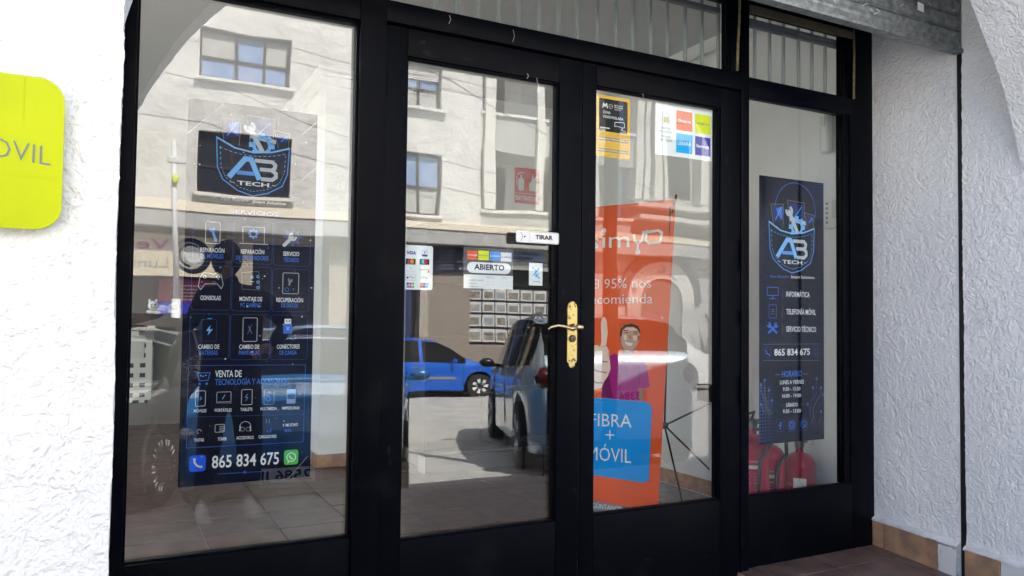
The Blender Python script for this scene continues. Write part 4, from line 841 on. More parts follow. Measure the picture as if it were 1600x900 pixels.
# ---- devices on the inner side wall
t = thing('alarm_keypad', 'white alarm keypad fixed to the wall behind the side window', 'keypad', (3.24, .18, 1.6))
MB().box(3.213, 3.2495, .135, .235, 1.532, 1.684, .006).build('housing', PLASTIC, t)
MB().box(3.2115, 3.2135, .143, .185, 1.58, 1.672).build('cover', mat('pale_cover', (.60, .62, .58), .3), t)
b = MB()
for i in range(5):
    b.box(3.211, 3.2135, .208, .222, 1.555 + i * .024, 1.567 + i * .024, .001)
b.build('key', mat('key_grey', (.30, .31, .30), .5), t)
t = thing('motion_detector', 'white rounded motion detector high on the inner wall', 'detector', (3.22, .21, 2.0))
b = MB(); b.lathe([(.02, 1.915), (.029, 1.922), (.031, 1.94), (.031, 2.15), (.026, 2.17), (.01, 2.175)], (3.212, .215, 0), 20); b.build('housing', PLASTIC, t, smooth=40)
b = MB(); b.box(3.178, 3.1815, .20, .225, 2.05, 2.10, .001); b.build('lens', mat('pale_cover', (.60, .62, .58)), t)

# ---- extinguisher sign on the inner wall
t = thing('extinguisher_sign', 'dark red fire extinguisher sign on the rear wall', 'sign', (3.0, 2.99, 2.1))
MB().box(2.884, 3.107, 2.992, 2.9985, 1.985, 2.272).build('sign_plate', mat('sign_red', INKS['print_red'], .5), t)
P = Print(front(2.992)); P.text('EXTINTOR', (2.893, 2.008), (3.098, 2.008), .036, 'print_white', .02); P.line([(2.886, 2.065), (3.105, 2.065)], .003, 'print_white')
P.rr((2.912, 2.085), (2.965, 2.19), .018, 'print_white'); P.line([(2.938, 2.19), (2.938, 2.215)], .012, 'print_white'); P.line([(2.905, 2.215), (2.93, 2.235), (2.965, 2.232)], .008, 'print_white'); P.line([(2.90, 2.20), (2.90, 2.13)], .006, 'print_white')
P.poly([(3.015, 2.09), (3.08, 2.09), (3.09, 2.13), (3.075, 2.17), (3.085, 2.22), (3.055, 2.19), (3.045, 2.24), (3.03, 2.17), (3.012, 2.15)], 'print_white'); P.build(t)

# ================================================================ furniture inside the shop
GREYM = mat('pale_grey_metal', (.40, .41, .40), .45)
t = thing('reception_desk', 'pale reception desk with perforated front panel inside the left window', 'desk', (-.3, 2.7, 0))
MB().box(-1.1, .20, 2.48, 3.1, .955, .985, .004).build('desk_top', mat('dark_laminate', (.03, .028, .028), .4), t)
MB().box(-1.1, .19, 2.52, 3.05, .56, .952).build('cabinet', mat('grey_laminate', (.28, .275, .26), .5), t)
b = MB(); x0, x1, z0, z1 = -.35, .215, .555, .90; nx, nz = 9, 6; px_ = (x1 - x0) / nx; pz = (z1 - z0) / nz
for i in range(nx + 1): b.box(x0 + i * px_ - .0165, x0 + i * px_ + .0165, 2.49, 2.495, z0, z1)
for j in range(nz + 1):
    for i in range(nx): b.box(x0 + i * px_ + .0165, x0 + (i + 1) * px_ - .0165, 2.4902, 2.4948, z0 + j * pz - .016, z0 + j * pz + .016)
b.build('perforated_panel', GREYM, t)
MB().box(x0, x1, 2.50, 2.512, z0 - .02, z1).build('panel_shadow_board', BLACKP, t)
for x_ in (-1.08, -.30):
    for y_ in (2.54, 3.0): MB().box(x_, x_ + .035, y_, y_ + .035, .002, .559).build('leg', BLACKP, t)
MB().box(.10, .19, 2.485, 2.52, .80, .93, .003).build('drawer_front', mat('drawer_grey', (.35, .36, .36), .5), t)
MB().box(.02, .16, 2.47, 2.50, .925, .955, .003).build('cable_tray', GREYM, t)
t = thing('side_board', 'curved grey plastic panel standing behind the perforated desk panel', 'panel', (.30, 2.62, 0))
b = MB(); b.quads([[(.245 + (.14 * (1 - (v - .6) ** 2)) * u, 2.60 + .03 * u, .60 + .38 * v) for u in [i / 6 for i in range(7)]] for v in [j / 8 for j in range(9)]])
bmesh.ops.solidify(b.bm, geom=b.bm.faces[:], thickness=.02); b.build('panel', mat('grey_fabric', (.26, .26, .24), .8), t, smooth=40)
MB().box(.19, .30, 2.625, 2.64, .86, .90).build('bracket', BLACKP, t)
t = thing('printer', 'flat black printer lying on the reception desk', 'printer', (-.1, 2.75, .985))
b = MB(); b.prism([(-.40, 2.56, .99), (.12, 2.56, .99), (.27, 2.60, 1.03), (.30, 2.60, 1.055), (.10, 2.56, 1.06), (.02, 2.56, 1.09), (-.40, 2.56, 1.09)], (0, .34, 0)); b.build('body', BLACKP, t, smooth=30)
MB().box(-.38, .0, 2.58, 2.86, 1.091, 1.115, .006).build('lid', mat('dark_plastic', (.03, .025, .022), .5), t)
t = thing('cat_figurine', 'small white and grey plush cat lying on the black printer', 'plush toy', (.24, 2.6, 1.06))
b = MB(); b.ball((.235, 2.60, 1.105), .030, 1.0, .9, .95); b.ball((.225, 2.575, 1.098), .014, 1.2, 1, .8); b.ball((.215, 2.60, 1.133), .009, .8, .6, 1.3, 8, 6); b.ball((.252, 2.60, 1.135), .009, .8, .6, 1.3, 8, 6)
b.build('head', mat('cat_white', (.72, .72, .72), .9), t, smooth=True)
b = MB(); b.ball((.285, 2.62, 1.085), .034, 1.7, .9, .75); b.ball((.345, 2.60, 1.07), .018, 1.8, .9, .8); b.tube([(.32, 2.63, 1.09), (.345, 2.63, 1.115), (.37, 2.63, 1.125)], [.012, .010, .008]); b.build('body', mat('cat_grey', (.34, .34, .35), .9, col2=(.6, .6, .6), vscale=30), t, smooth=True)
b = MB(); b.ball((.222, 2.585, 1.068), .014, 1.8, 1, .8); b.ball((.255, 2.585, 1.066), .014, 1.8, 1, .8); b.build('paw', MATS['cat_white'], t, smooth=True)
b = MB(); b.ball((.226, 2.573, 1.112), .0045, 1, .6, 1, 8, 6); b.ball((.243, 2.573, 1.112), .0045, 1, .6, 1, 8, 6); b.ball((.222, 2.562, 1.101), .0035, 1, .6, 1, 8, 6); b.build('eye', BLACKP, t, smooth=True)
# low display cabinet and dark shelf unit at the back
t = thing('shelf_unit', 'tall dark shelving unit against the rear wall behind the left door', 'shelves', (2.5, 2.7, 0))
DW = mat('dark_wood', (.005, .004, .004), .6, var=.4, vscale=12)
MB().box(1.97, 3.22, 2.93, 2.99, .10, 1.72).build('back_board', DW, t)
for x in (1.96, 2.58, 3.20): MB().box(x, x + .02, 2.55, 2.93, .10, 1.72).build('side_panel', DW, t)
for z in (.10, .50, .90, 1.30, 1.70): MB().box(1.981, 3.199, 2.56, 2.92, z + .001, z + .02).build('shelf', DW, t)
MB().box(1.96, 3.22, 2.55, 2.99, .002, .098).build('plinth', mat('grey_laminate', ()) if False else MATS['grey_laminate'], t)
t = thing('display_plinth', 'long low grey plinth standing on the brown floor tiles', 'plinth', (2.4, 2.42, 0))
MB().box(1.91, 2.90, 2.40, 2.50, .002, .105, .002).build('board', mat('mid_grey_laminate', (.07, .068, .065), .35), t)
MB().box(1.902, 1.912, 2.395, 2.505, .002, .112, .002).build('end_cap', GREYM, t)
t = thing('black_bench', 'small black metal bench by the shelves', 'bench', (2.75, 2.1, 0))
MB().box(2.58, 3.0, 2.0, 2.3, .20, .225, .002).build('seat', BLACKP, t)
for x, y in ((2.60, 2.01), (2.97, 2.01), (2.60, 2.28), (2.97, 2.28)): MB().box(x - .009, x + .009, y - .009, y + .009, .001, .199).build('leg', BLACKP, t)
MB().box(2.61, 2.96, 2.004, 2.018, .02, .035).build('stretcher', BLACKP, t)
t = thing('cable_box', 'small black box on the inner side wall by the banner', 'box', (3.22, 1.0, .6))
MB().box(3.19, 3.2485, 1.00, 1.16, .57, .67, .004).build('housing', BLACKP, t)

# ================================================================ person photographed in the glass
t = thing('person', 'person in dark clothes and pale shoes reflected in the left window', 'person', (.70, -2.62, -.204))
def skin(name, verts, edges, m, parent, sub=2):
    me = bpy.data.meshes.new(name); me.from_pydata([v[:3] for v in verts], edges, []); o = link(name, me, parent)
    me.materials.append(m); sk = o.modifiers.new('skin', 'SKIN'); sk.use_smooth_shade = True
    for i, v in enumerate(verts):
        r = v[3]; r = r if isinstance(r, tuple) else (r, r); me.skin_vertices[0].data[i].radius = r
        me.skin_vertices[0].data[i].use_root = (i == 0)
    ss = o.modifiers.new('sub', 'SUBSURF'); ss.levels = sub; ss.render_levels = sub
    dg = bpy.context.evaluated_depsgraph_get(); nm = bpy.data.meshes.new_from_object(o.evaluated_get(dg)); o.modifiers.clear(); o.data = nm
    return o
bx, by, bz = .70, -2.68, -.204
CLOTH = mat('dark_clothing', (.012, .013, .018), .85); SKINM = mat('skin', (.30, .17, .12), .5)
V = [(bx, by, .60, (.20, .14)), (bx, by, .80, (.20, .13)), (bx, by, 1.0, (.21, .13)), (bx - .02, by + .01, 1.15, (.20, .12)), (bx - .03, by + .01, 1.25, (.08, .075)), (bx - .04, by + .03, 1.33, .055),   # 0-5 torso, neck
     (bx + .15, by, 1.17, .075), (bx + .36, by - .05, 1.00, .066), (bx + .22, by + .16, .86, .040),                                       # right arm 6-8
     (bx - .18, by, 1.17, .075), (bx - .26, by + .02, .98, .052), (bx - .46, by + .06, 1.00, .040), ]                               # left arm, reaching to the camera 9-11
E_ = [(0, 1), (1, 2), (2, 3), (3, 4), (4, 5), (3, 6), (6, 7), (7, 8), (3, 9), (9, 10), (10, 11)]
for sx, kn in ((-.10, -.13), (.10, .12)):
    n = len(V); V += [(bx + sx, by, .52, .11), (bx + kn, by + .03, .24, .085), (bx + kn * 1.15, by, -.07, .065)]; E_ += [(0, n), (n, n + 1), (n + 1, n + 2)]
body = skin('body', V, E_, CLOTH, t)
Hc = Vector((bx - .05, by + .05, 1.395))
b = MB(); b.ball(tuple(Hc), .098, .80, .98, 1.18, 24, 16)
for v in b.bm.verts:
    d = v.co - Hc
    if d.z < 0: v.co.x -= d.x * min(.35, -d.z * 3.0); v.co.y += d.y * -.12 * (-d.z * 8)
    if d.y > .05 and -.07 < d.z < .0 and abs(d.x) < .014: v.co.y += .018
b.build('head', SKINM, t, smooth=True)
b = MB(); b.ball((Hc.x, Hc.y - .014, Hc.z + .020), .108, .90, 1.04, 1.12, 20, 12); b.build('hair', mat('dark_hair', (.015, .011, .009), .6), t, smooth=True)
b = MB()
for sx in (-1, 1): b.ball((Hc.x + sx * .030, Hc.y + .088, Hc.z + .004), .009, 1, .6, .7, 8, 6)
b.build('eye', BLACKP, t, smooth=True)
b = MB(); b.ball((Hc.x, Hc.y + .084, Hc.z - .052), .018, 1.2, .3, .3, 8, 6); b.build('mouth', mat('lips', (.35, .12, .10), .5), t, smooth=True)
b = MB()
for sx in (-1, 1): b.ball((Hc.x + sx * .082, Hc.y, Hc.z - .010), .020, .4, .8, 1.3, 8, 6)
b.build('ear', SKINM, t, smooth=True)
def hand(c, d, up, parent, flip=1):
    c, d, up = Vector(c), Vector(d).normalized(), Vector(up).normalized(); s_ = d.cross(up).normalized() * flip
    vs = [(c - d * .03, .028), (c + d * .02, (.034)), (c + d * .055, .030)]; V = [(*p, r) for p, r in vs]; E_ = [(0, 1), (1, 2)]
    for k, (off, l) in enumerate(((-.030, .062), (-.010, .072), (.010, .068), (.030, .054))):
        n = len(V); p0 = c + d * .070 + s_ * off; p1 = p0 + (d * .7 - up * .5) * l * .55; p2 = p1 + (d * .1 - up * .95) * l * .5
        V += [(*p0, .0085), (*p1, .008), (*p2, .007)]; E_ += [(2, n), (n, n + 1), (n + 1, n + 2)]
    n = len(V); p0 = c + d * .01 - s_ * .038; p1 = p0 + (d * .6 - s_ * .5 - up * .3) * .035; p2 = p1 + (d * .8 - up * .4) * .028
    V += [(*p0, .011), (*p1, .010), (*p2, .008)]; E_ += [(1, n), (n, n + 1), (n + 1, n + 2)]
    return skin('hand', V, E_, SKINM, parent)
hand((bx - .50, by + .07, 1.00), (-1, .15, .05), (0, 1, .2), t)
hand((bx + .18, by + .21, .85), (-1, .8, -.2), (0, .2, 1), t, -1)
for sx in (-.15, .14):
    b = MB(); x = bx + sx
    b.quads([[(x + w_ * cos(a), by - .09 + l, bz + .002 + max(0, h * sin(a))) for a in [pi * k / 8 for k in range(9)]] for l, w_, h in ((0, .028, .06), (.03, .036, .085), (.10, .038, .08), (.17, .043, .06), (.24, .042, .045), (.285, .028, .03), (.30, .006, .006))])
    b.box(x - .043, x + .043, by - .085, by + .195, bz + .0005, bz + .014, .006); b.build('shoe', mat('pale_shoes', (.60, .58, .55), .6), t, smooth=True)
t = thing('smartphone', 'dark smartphone held up by the reflected person', 'phone', (-.03, -2.56, 1.07))
MB().box(-.14, .012, -2.540, -2.531, 1.035, 1.108, .003).build('phone_body', BLACKP, t)
b = MB(); b.lathe([(.008, -2.531), (.008, -2.529)], (-.012, 0, 1.09), 12, 'y'); b.build('camera_lens', mat('lens_glass', (.02, .02, .03), .1), t)

# ================================================================ cars
TYRE = mat('tyre_rubber', (.015, .015, .016), .8); RIM = mat('alloy_rim', (.85, .86, .87), .4, .1); CARGL = mat('car_glass', (.004, .005, .006), .06, spec=.28)
CHROME = mat('chrome', (.6, .6, .62), .15, .9); HEADL = mat('headlamp', (.45, .47, .48), .12, spec=.8); TAILL = mat('tail_lamp', (.07, .003, .005), .12, coat=.6); PLATE = mat('licence_plate', (.75, .75, .73), .4)
def lerp(tab, x):
    if x <= tab[0][0]: return tab[0][1]
    for (a, va), (b, vb) in zip(tab, tab[1:]):
        if x <= b:
            u = (x - a) / (b - a); return va + (vb - va) * (u * u * (3 - 2 * u) * .35 + u * .65)
    return tab[-1][1]
def make_car(name, label, cat, loc, heading, paint, W, prof, belt, wheels, r, glassx, pillars, plate=None, pitch=0, trim=False, spokes=5, steer=0, group=None, vanlike=False, rail=False, boxpart=None):
    t = thing(name, label, cat, loc, group or ('cars parked along the street' if cat == 'car' else None), local=True)
    L0, L1 = prof[0][0], prof[-1][0]; xs = []; x = L0
    while x < L1 - .02: xs.append(x); x += .045
    xs.append(L1)
    hw = W / 2; bm_b, bm_g, bm_w, bm_r = MB(), MB(), MB(), MB()
    def ring(x):
        tt = (x - (L0 + L1) / 2) / ((L1 - L0) / 2); wdt = hw * (1 - .05 * tt ** 2 - .16 * abs(tt) ** 9); zt = lerp(prof, x); zb = min(lerp(belt, x), zt - .015)
        zl = .20 + .12 * max(0, abs(tt) - .9) / .1
        for wx in wheels:
            d = abs(x - wx)
            if d < r * 1.17: zl = max(zl, r + sqrt((r * 1.17) ** 2 - d * d))
        zl = min(zl, zb - .06); tum = (zt - zb) * (.30 if not vanlike else .10)
        zm = zl + (zb - zl) * .55
        return [(x, 0, max(zl, .2) if zl < .4 else zl), (x, wdt * .90, zl), (x, wdt * .985, zl + .02), (x, wdt, zm), (x, wdt * .985, zb - (zb - zm) * .3), (x, wdt * .955, zb), (x, wdt * .955 - tum, zt - .045 * min(1, (zt - zb) * 3)), (x, (wdt * .955 - tum) * .80, zt - .008), (x, 0, zt + .012)]
    R_ = [ring(x) for x in xs]
    for i in range(len(xs) - 1):
        xm = (xs[i] + xs[i + 1]) / 2; zt = lerp(prof, xm); cab = zt - lerp(belt, xm); sl = (lerp(prof, xm + .03) - lerp(prof, xm - .03)) / .06
        for sg in (1, -1):
            f = lambda p: (p[0], p[1] * sg, p[2])
            for j in range(8):
                q = [f(R_[i][j]), f(R_[i][j + 1]), f(R_[i + 1][j + 1]), f(R_[i + 1][j])]; tgt = bm_b
                if j == 5 and cab > .16 and glassx[0] < xm < glassx[1] and not any(a < xm < b for a, b in pillars): tgt = bm_g
                if j in (6, 7) and cab > .10 and abs(sl) > .30 and glassx[2] < xm < glassx[3] and not (glassx[4] < xm < glassx[5]): tgt = bm_w if xm > 0 else bm_r
                tgt.poly(q)
    for rr_ in (R_[0], R_[-1]): bm_b.poly([(p[0], p[1], p[2]) for p in rr_] + [(p[0], -p[1], p[2]) for p in rr_[-2:0:-1]])
    for q in (bm_b, bm_g, bm_w, bm_r): bmesh.ops.remove_doubles(q.bm, verts=q.bm.verts, dist=.0008)
    body = bm_b.build('body', paint, t, smooth=28); bm_g.build('side_window', CARGL, t, smooth=True)
    if bm_w.bm.faces: bm_w.build('windscreen', CARGL, t, smooth=True)
    if bm_r.bm.faces: bm_r.build('rear_window', CARGL, t, smooth=True)
    b = MB(); b.box(L0 + .25, L1 - .25, -hw + .12, hw - .12, .18, .5); b.build('underbody', BLACKP, t)
    for wx in wheels:
        for sg in (1, -1):
            c = Vector((wx, sg * (hw - .09), r))
            b = MB(); b.lathe([(r * .62, -.09), (r * .97, -.088), (r, -.06), (r, .06), (r * .97, .088), (r * .62, .092)], (0, 0, 0), 32, 'y'); wh = b.build('wheel', TYRE, t, smooth=35); wh.location = c
            b = MB(); b.lathe([(r * .64, -.06), (r * .64, .07), (r * .60, .088), (r * .56, .07), (r * .56, -.02)], (0, 0, 0), 28, 'y') ; b.lathe([(r * .13, .02), (r * .13, .08), (r * .08, .088)], (0, 0, 0), 14, 'y')
            for k in range(spokes):
                a = 2 * pi * k / spokes
                for da in (-.11, .11):
                    p = [(r * .10 * cos(a + da * 3), .070, r * .10 * sin(a + da * 3)), (r * .60 * cos(a + da), .080, r * .60 * sin(a + da))]; b.tube(p, [.020, .024] if spokes < 8 else .014, 6)
            b2 = MB(); b2.lathe([(r * .57, -.01), (r * .57, .0)], (0, 0, 0), 24, 'y')
            o = b.build('rim', RIM, wh, smooth=40); o.location = (0, 0, 0); o2 = b2.build('brake_disc', BLACKP, wh); o2.location = (0, 0, 0)
            if sg < 0: o.scale = (1, -1, 1); o2.scale = (1, -1, 1)
            if steer and wx == max(wheels): wh.rotation_euler = (0, 0, steer)
    zh = lerp(prof, L1 - .25) - .04
    zf = lerp(prof, L1 - .12); zr_ = lerp(belt, L0 + .1)
    for sg in (1, -1):
        b = MB(); b.ball((L1 - .27, sg * (hw * .80), zf - .06), .16, 1.35, .62, .42, 14, 10); b.build('headlight', HEADL, t, smooth=True)
        b = MB(); b.ball((L0 + .11, sg * (hw * .80), zr_ - .12), .15, .8, .62, .75, 14, 10); b.build('tail_light', TAILL, t, smooth=True)
        xmr = glassx[1] - .35; zb = lerp(belt, xmr)
        b = MB(); b.ball((xmr, sg * (hw + .10), zb + .06), .085, .6, 1.1, .7, 12, 8); b.box(xmr - .03, xmr + .03, sg * (hw * .93), sg * (hw + .06), zb + .01, zb + .05) if sg > 0 else b.box(xmr - .03, xmr + .03, -(hw + .06), -(hw * .93), zb + .01, zb + .05)
        b.build('mirror', mat('mirror_black', (.014, .014, .016), .3) if vanlike or rail else paint, t, smooth=40)
        for hx in ((glassx[0] + glassx[1]) / 2 - .02, (glassx[0] + .55)):
            b = MB(); b.box(hx - .09, hx + .09, sg * hw * .985 - .012, sg * hw * .985 + .012, lerp(belt, hx) - .13, lerp(belt, hx) - .105, .005); b.build('door_handle', CHROME if trim else paint, t, smooth=40)
        b = MB()
        for px_ in [pillars[0][0], (pillars[0][0] + pillars[0][1]) / 2 if len(pillars) == 1 else pillars[-1][0], glassx[1] - .10]:
            zb = lerp(belt, px_); y = lambda z: sg * hw * .995
            b.tube([(px_, sg * (hw * .955 - .002), zb), (px_, sg * (hw + .001), zb - .25), (px_ - .01, sg * (hw - .001), .35)], .005, 5)
        b.build('door_seam', DARKGAP, t)
        if trim:
            b = MB(); b.box(glassx[0] + .25, glassx[1] - .30, sg * hw * .99 - .014, sg * hw * .99 + .014, .50, .56, .004); b.build('side_trim', mat('grey_trim', (.20, .21, .22), .4), t)
            b = MB(); b.box(glassx[0] + .25, glassx[1] - .30, sg * hw * .99 - .017, sg * hw * .99 + .017, .555, .568, .003); b.build('trim_strip', CHROME, t)
        if rail:
            b = MB(); b.tube([(L0 + .55, sg * hw * .70, lerp(prof, L0 + .55) + .0), (L0 + .75, sg * hw * .70, lerp(prof, L0 + .75) + .045), (.6, sg * hw * .70, lerp(prof, .6) + .05), (.85, sg * hw * .70, lerp(prof, .85))], .018, 8); b.build('roof_rail', CHROME, t, smooth=True)
    b = MB(); b.box(L1 - .05, L1 + .012, -hw * .55, hw * .55, .30, .44, .02); b.build('front_grille', BLACKP, t)
    b = MB(); b.box(L0 - .012, L0 + .06, -hw * .75, hw * .75, .24, .36, .02); b.build('rear_bumper', BLACKP, t)
    if plate:
        front_, txt, z = plate; sg = 1 if front_ else -1; xp = (L1 + .016) if front_ else (L0 - .016)
        b = MB(); b.box(xp - .006, xp + .006, -.26, .26, z, z + .11, .003); pl = b.build('number_plate', PLATE, t)
        P = Print(lambda u, v, lay: (xp + sg * (.0065 + lay * .0006), sg * u, v)); P.text(txt, (-.20, z + .018), (.24, z + .018), .075, 'print_black', .02); P.rect((-.258, z + .002), (-.222, z + .108), 'print_indigo'); P.build(t)
    h = Vector(heading).normalized(); ang = math.atan2(h.y, h.x)
    # the street falls away towards -y: tilt the car with it
    nrm = Vector((0, -.046, 1)).normalized() if pitch else Vector((0, 0, 1)); f = (Vector((h.x, h.y, 0)) - nrm * Vector((h.x, h.y, 0)).dot(nrm)).normalized(); l = nrm.cross(f)
    t.rotation_euler = Matrix((f, l, nrm)).transposed().to_euler()
    return t
def paint(name, c, metal=.3): return mat(name, c, .28, metal, coat=1.0)
HATCH = [(-2.10, .62), (-2.07, .88), (-1.98, 1.00), (-1.80, 1.20), (-1.62, 1.36), (-1.2, 1.43), (-.4, 1.46), (.25, 1.42), (.60, 1.30), (1.02, 1.02), (1.20, .95), (1.65, .86), (1.95, .74), (2.06, .60), (2.12, .45)]
BELT = [(-2.10, .95), (-1.5, .96), (0, .93), (.9, .90), (1.1, .90), (2.12, .86)]
GX = (-1.72, .98, -2.05, 1.15, -1.62, .32)
make_car('parked_car', 'bright blue hatchback parked across the street below the agency windows', 'car', (6.72, -15.35, -.975), (1, 0, 0), mat('car_paint_blue', (.001, .10, .56), .3, .2, coat=.6), 1.74, HATCH, BELT, (-1.32, 1.28), .32, GX, [(-.26, -.16), (-1.05, -.98)], trim=True, pitch=0, spokes=7)
SUV = [(-2.10, .55), (-2.08, .95), (-2.02, 1.10), (-1.85, 1.32), (-1.66, 1.48), (-1.2, 1.54), (-.2, 1.57), (.25, 1.53), (.65, 1.38), (1.05, 1.10), (1.2, 1.04), (1.65, .97), (1.98, .86), (2.1, .62), (2.14, .48)]
SBELT = [(-2.10, 1.06), (-1.5, 1.05), (0, 1.0), (.9, .98), (1.1, .97), (2.14, .95)]
make_car('parked_car', 'silver blue compact car seen from behind its right rear corner by the kerb', 'car', (4.96, -5.36, road_z(-5.36)), (.342, -.94, 0), paint('car_paint_silverblue', (.38, .50, .60), .2), 1.76, SUV, SBELT, (-1.28, 1.28), .33, (-1.75, 1.0, -2.06, 1.15, -1.66, .35), [(-.26, -.16), (-1.08, -1.0)], plate=(False, '3386 LBD', .70), pitch=1, rail=True)
make_car('parked_car', 'light blue hatchback parked nose in beside the silver blue car', 'car', (1.86, -5.08, road_z(-5.08)), (-.342, .94, 0), paint('car_paint_lightblue', (.02, .15, .38), .3), 1.74, HATCH, BELT, (-1.32, 1.28), .31, GX, [(-.26, -.16), (-1.05, -.98)], plate=(True, '2586 JJT', .28), pitch=1, spokes=10)
make_car('parked_car', 'dark grey car with turned silver front wheel at the left edge', 'car', (.014, -5.61, road_z(-5.61)), (-.342, .94, 0), paint('car_paint_grey', (.06, .06, .062), .5), 1.74, HATCH, BELT, (-1.32, 1.22), .33, GX, [(-.26, -.16), (-1.05, -.98)], pitch=1, spokes=10, steer=.14)
VAN = [(-2.6, 0.5), (-2.58, 1.38), (-2.5, 1.72), (-2.35, 1.81), (-1.0, 1.84), (0.6, 1.81), (1.1, 1.68), (1.9, 1.16), (2.1, 1.05), (2.6, 0.89), (2.8, 0.69), (2.85, 0.5)]
make_car('delivery_van', 'white panel van parked across the street behind the silver blue car', 'van', (12.6, -14.9, -.96), (1, 0, 0), paint('van_paint_white', (.75, .75, .75), 0), 1.86, VAN, [(-2.3, 1.1), (2.35, 1.0)], (-1.5, 1.5), .33, (.45, 1.5, 5, 5, 9, 9), [(.40, .46)], vanlike=True)

# ================================================================ street furniture
t = thing('sign_pole', 'slim white metal sign pole standing at the edge of the street', 'pole', (.75, -9, road_z(-9)))
b = MB(); b.tube([(.82, -9, road_z(-9)), (.79, -9, 1.25)], .055, 12); b.build('lower_tube', mat('pole_white', (.72, .73, .74), .4), t, smooth=True)
b = MB(); b.tube([(.79, -9, 1.25), (.735, -9, 3.45)], .038, 12); b.build('upper_tube', MATS['pole_white'], t, smooth=True)
MB().box(.66, .92, -9.05, -8.95, 3.10, 3.19, .01).build('bracket', MATS['pole_white'], t)
b = MB(); b.ball((.76, -8.94, 2.86), .055, 1, .5, 1.2); b.build('reflector', mat('yellow_tag', (.65, .70, .10), .5), t)
t = thing('lamp_post', 'dark street lamp post on the pavement kerb', 'lamp post', (3.93, -3.12, -.4))
b = MB(); b.lathe([(.12, -.42), (.12, -.1), (.075, 0), (.065, .1), (.062, 4.2)], (3.93, -3.14, 0), 20); b.build('shaft', mat('dark_iron', (.018, .02, .022), .5), t, smooth=40)
b = MB(); b.lathe([(.03, 4.2), (.10, 4.3), (.20, 4.55), (.22, 4.6), (.05, 4.75)], (3.93, -3.14, 0), 20); b.build('lantern', mat('lantern_glass', (.5, .5, .48), .3), t)
for nm, pts, lab in (('overhead_cable', [(-6, -16.9, 7.6), (2.2, -17.2, 6.6), (6, -17.3, 5.6), (14, -17.4, 4.9)], 'thin black cable strung low along the opposite facade'), ('overhead_cable', [(-4, -12, 9.5), (4, -13.2, 7.3), (13, -14, 4.4)], 'thin black cable crossing high over the street'), ('overhead_cable', [(-2, -17.55, 8.4), (3, -17.6, 8.0), (8, -17.6, 7.8), (20, -17.6, 7.7)], 'thin black cable running along the upper windows opposite')):
    b = MB(); V_ = [Vector(p) for p in pts]; out = []
    for i in range(len(V_) - 1):
        for k in range(8):
            u = k / 8; q = V_[i].lerp(V_[i + 1], u); q.z -= .12 * sin(pi * u); out.append(q)
    out.append(V_[-1]); b.tube(out, .010, 6); tag(b.build(nm, BLACKP, None, smooth=True), lab, 'cable', 'overhead cables')

# ================================================================ the building opposite
YF = -17.8
ob = thing('opposite_building', 'cream rendered building opposite with windows, balconies and ground floor shops', 'building', (8, YF, -.9))
CREAM = mat('cream_render', (.70, .69, .67), .85, col2=(.58, .57, .555), vscale=1.2, bump=.9, bscale=3.2, bdist=.09)
BEIGE = mat('beige_render', (.36, .31, .25), .85, var=.12, vscale=2); GREYB = mat('grey_concrete', (.46, .46, .45), .8, var=.15, vscale=3); WTRIM = mat('white_trim', (.72, .71, .68), .7, var=.1, vscale=3)
DARKW = mat('dark_brown_window', (.035, .022, .018), .4); BLUEC = mat('blue_curtain', (.16, .26, .50), .7, col2=(.30, .38, .58), vscale=3); NIGHT = mat('dark_room', (.012, .014, .02), .3)
wins = [(1.86, 4.0, 6.92, 8.17), (1.88, 4.05, 4.02, 5.60), (6.1, 8.24, 6.90, 8.15), (6.1, 8.24, 3.95, 5.60)]
# wall as strips round the openings
def wallgrid(x0, x1, z0, z1, holes, name, m, y=YF, th=.5):
    xs = sorted({x0, x1} | {h[0] for h in holes} | {h[1] for h in holes}); zs_ = sorted({z0, z1} | {h[2] for h in holes} | {h[3] for h in holes})
    xs = [x for x in xs if x0 <= x <= x1]; zs_ = [z for z in zs_ if z0 <= z <= z1]; b = MB()
    for i in range(len(xs) - 1):
        run = None
        for j in range(len(zs_) - 1):
            xm, zm = (xs[i] + xs[i + 1]) / 2, (zs_[j] + zs_[j + 1]) / 2
            if any(h[0] < xm < h[1] and h[2] < zm < h[3] for h in holes): continue
            b.box(xs[i], xs[i + 1], y - th, y, zs_[j], zs_[j + 1])
    bmesh.ops.remove_doubles(b.bm, verts=b.bm.verts, dist=.0005)
    return b.build(name, m, ob)
wallgrid(-12, 9.55, 3.56, 10.5, wins, 'upper_wall', CREAM)
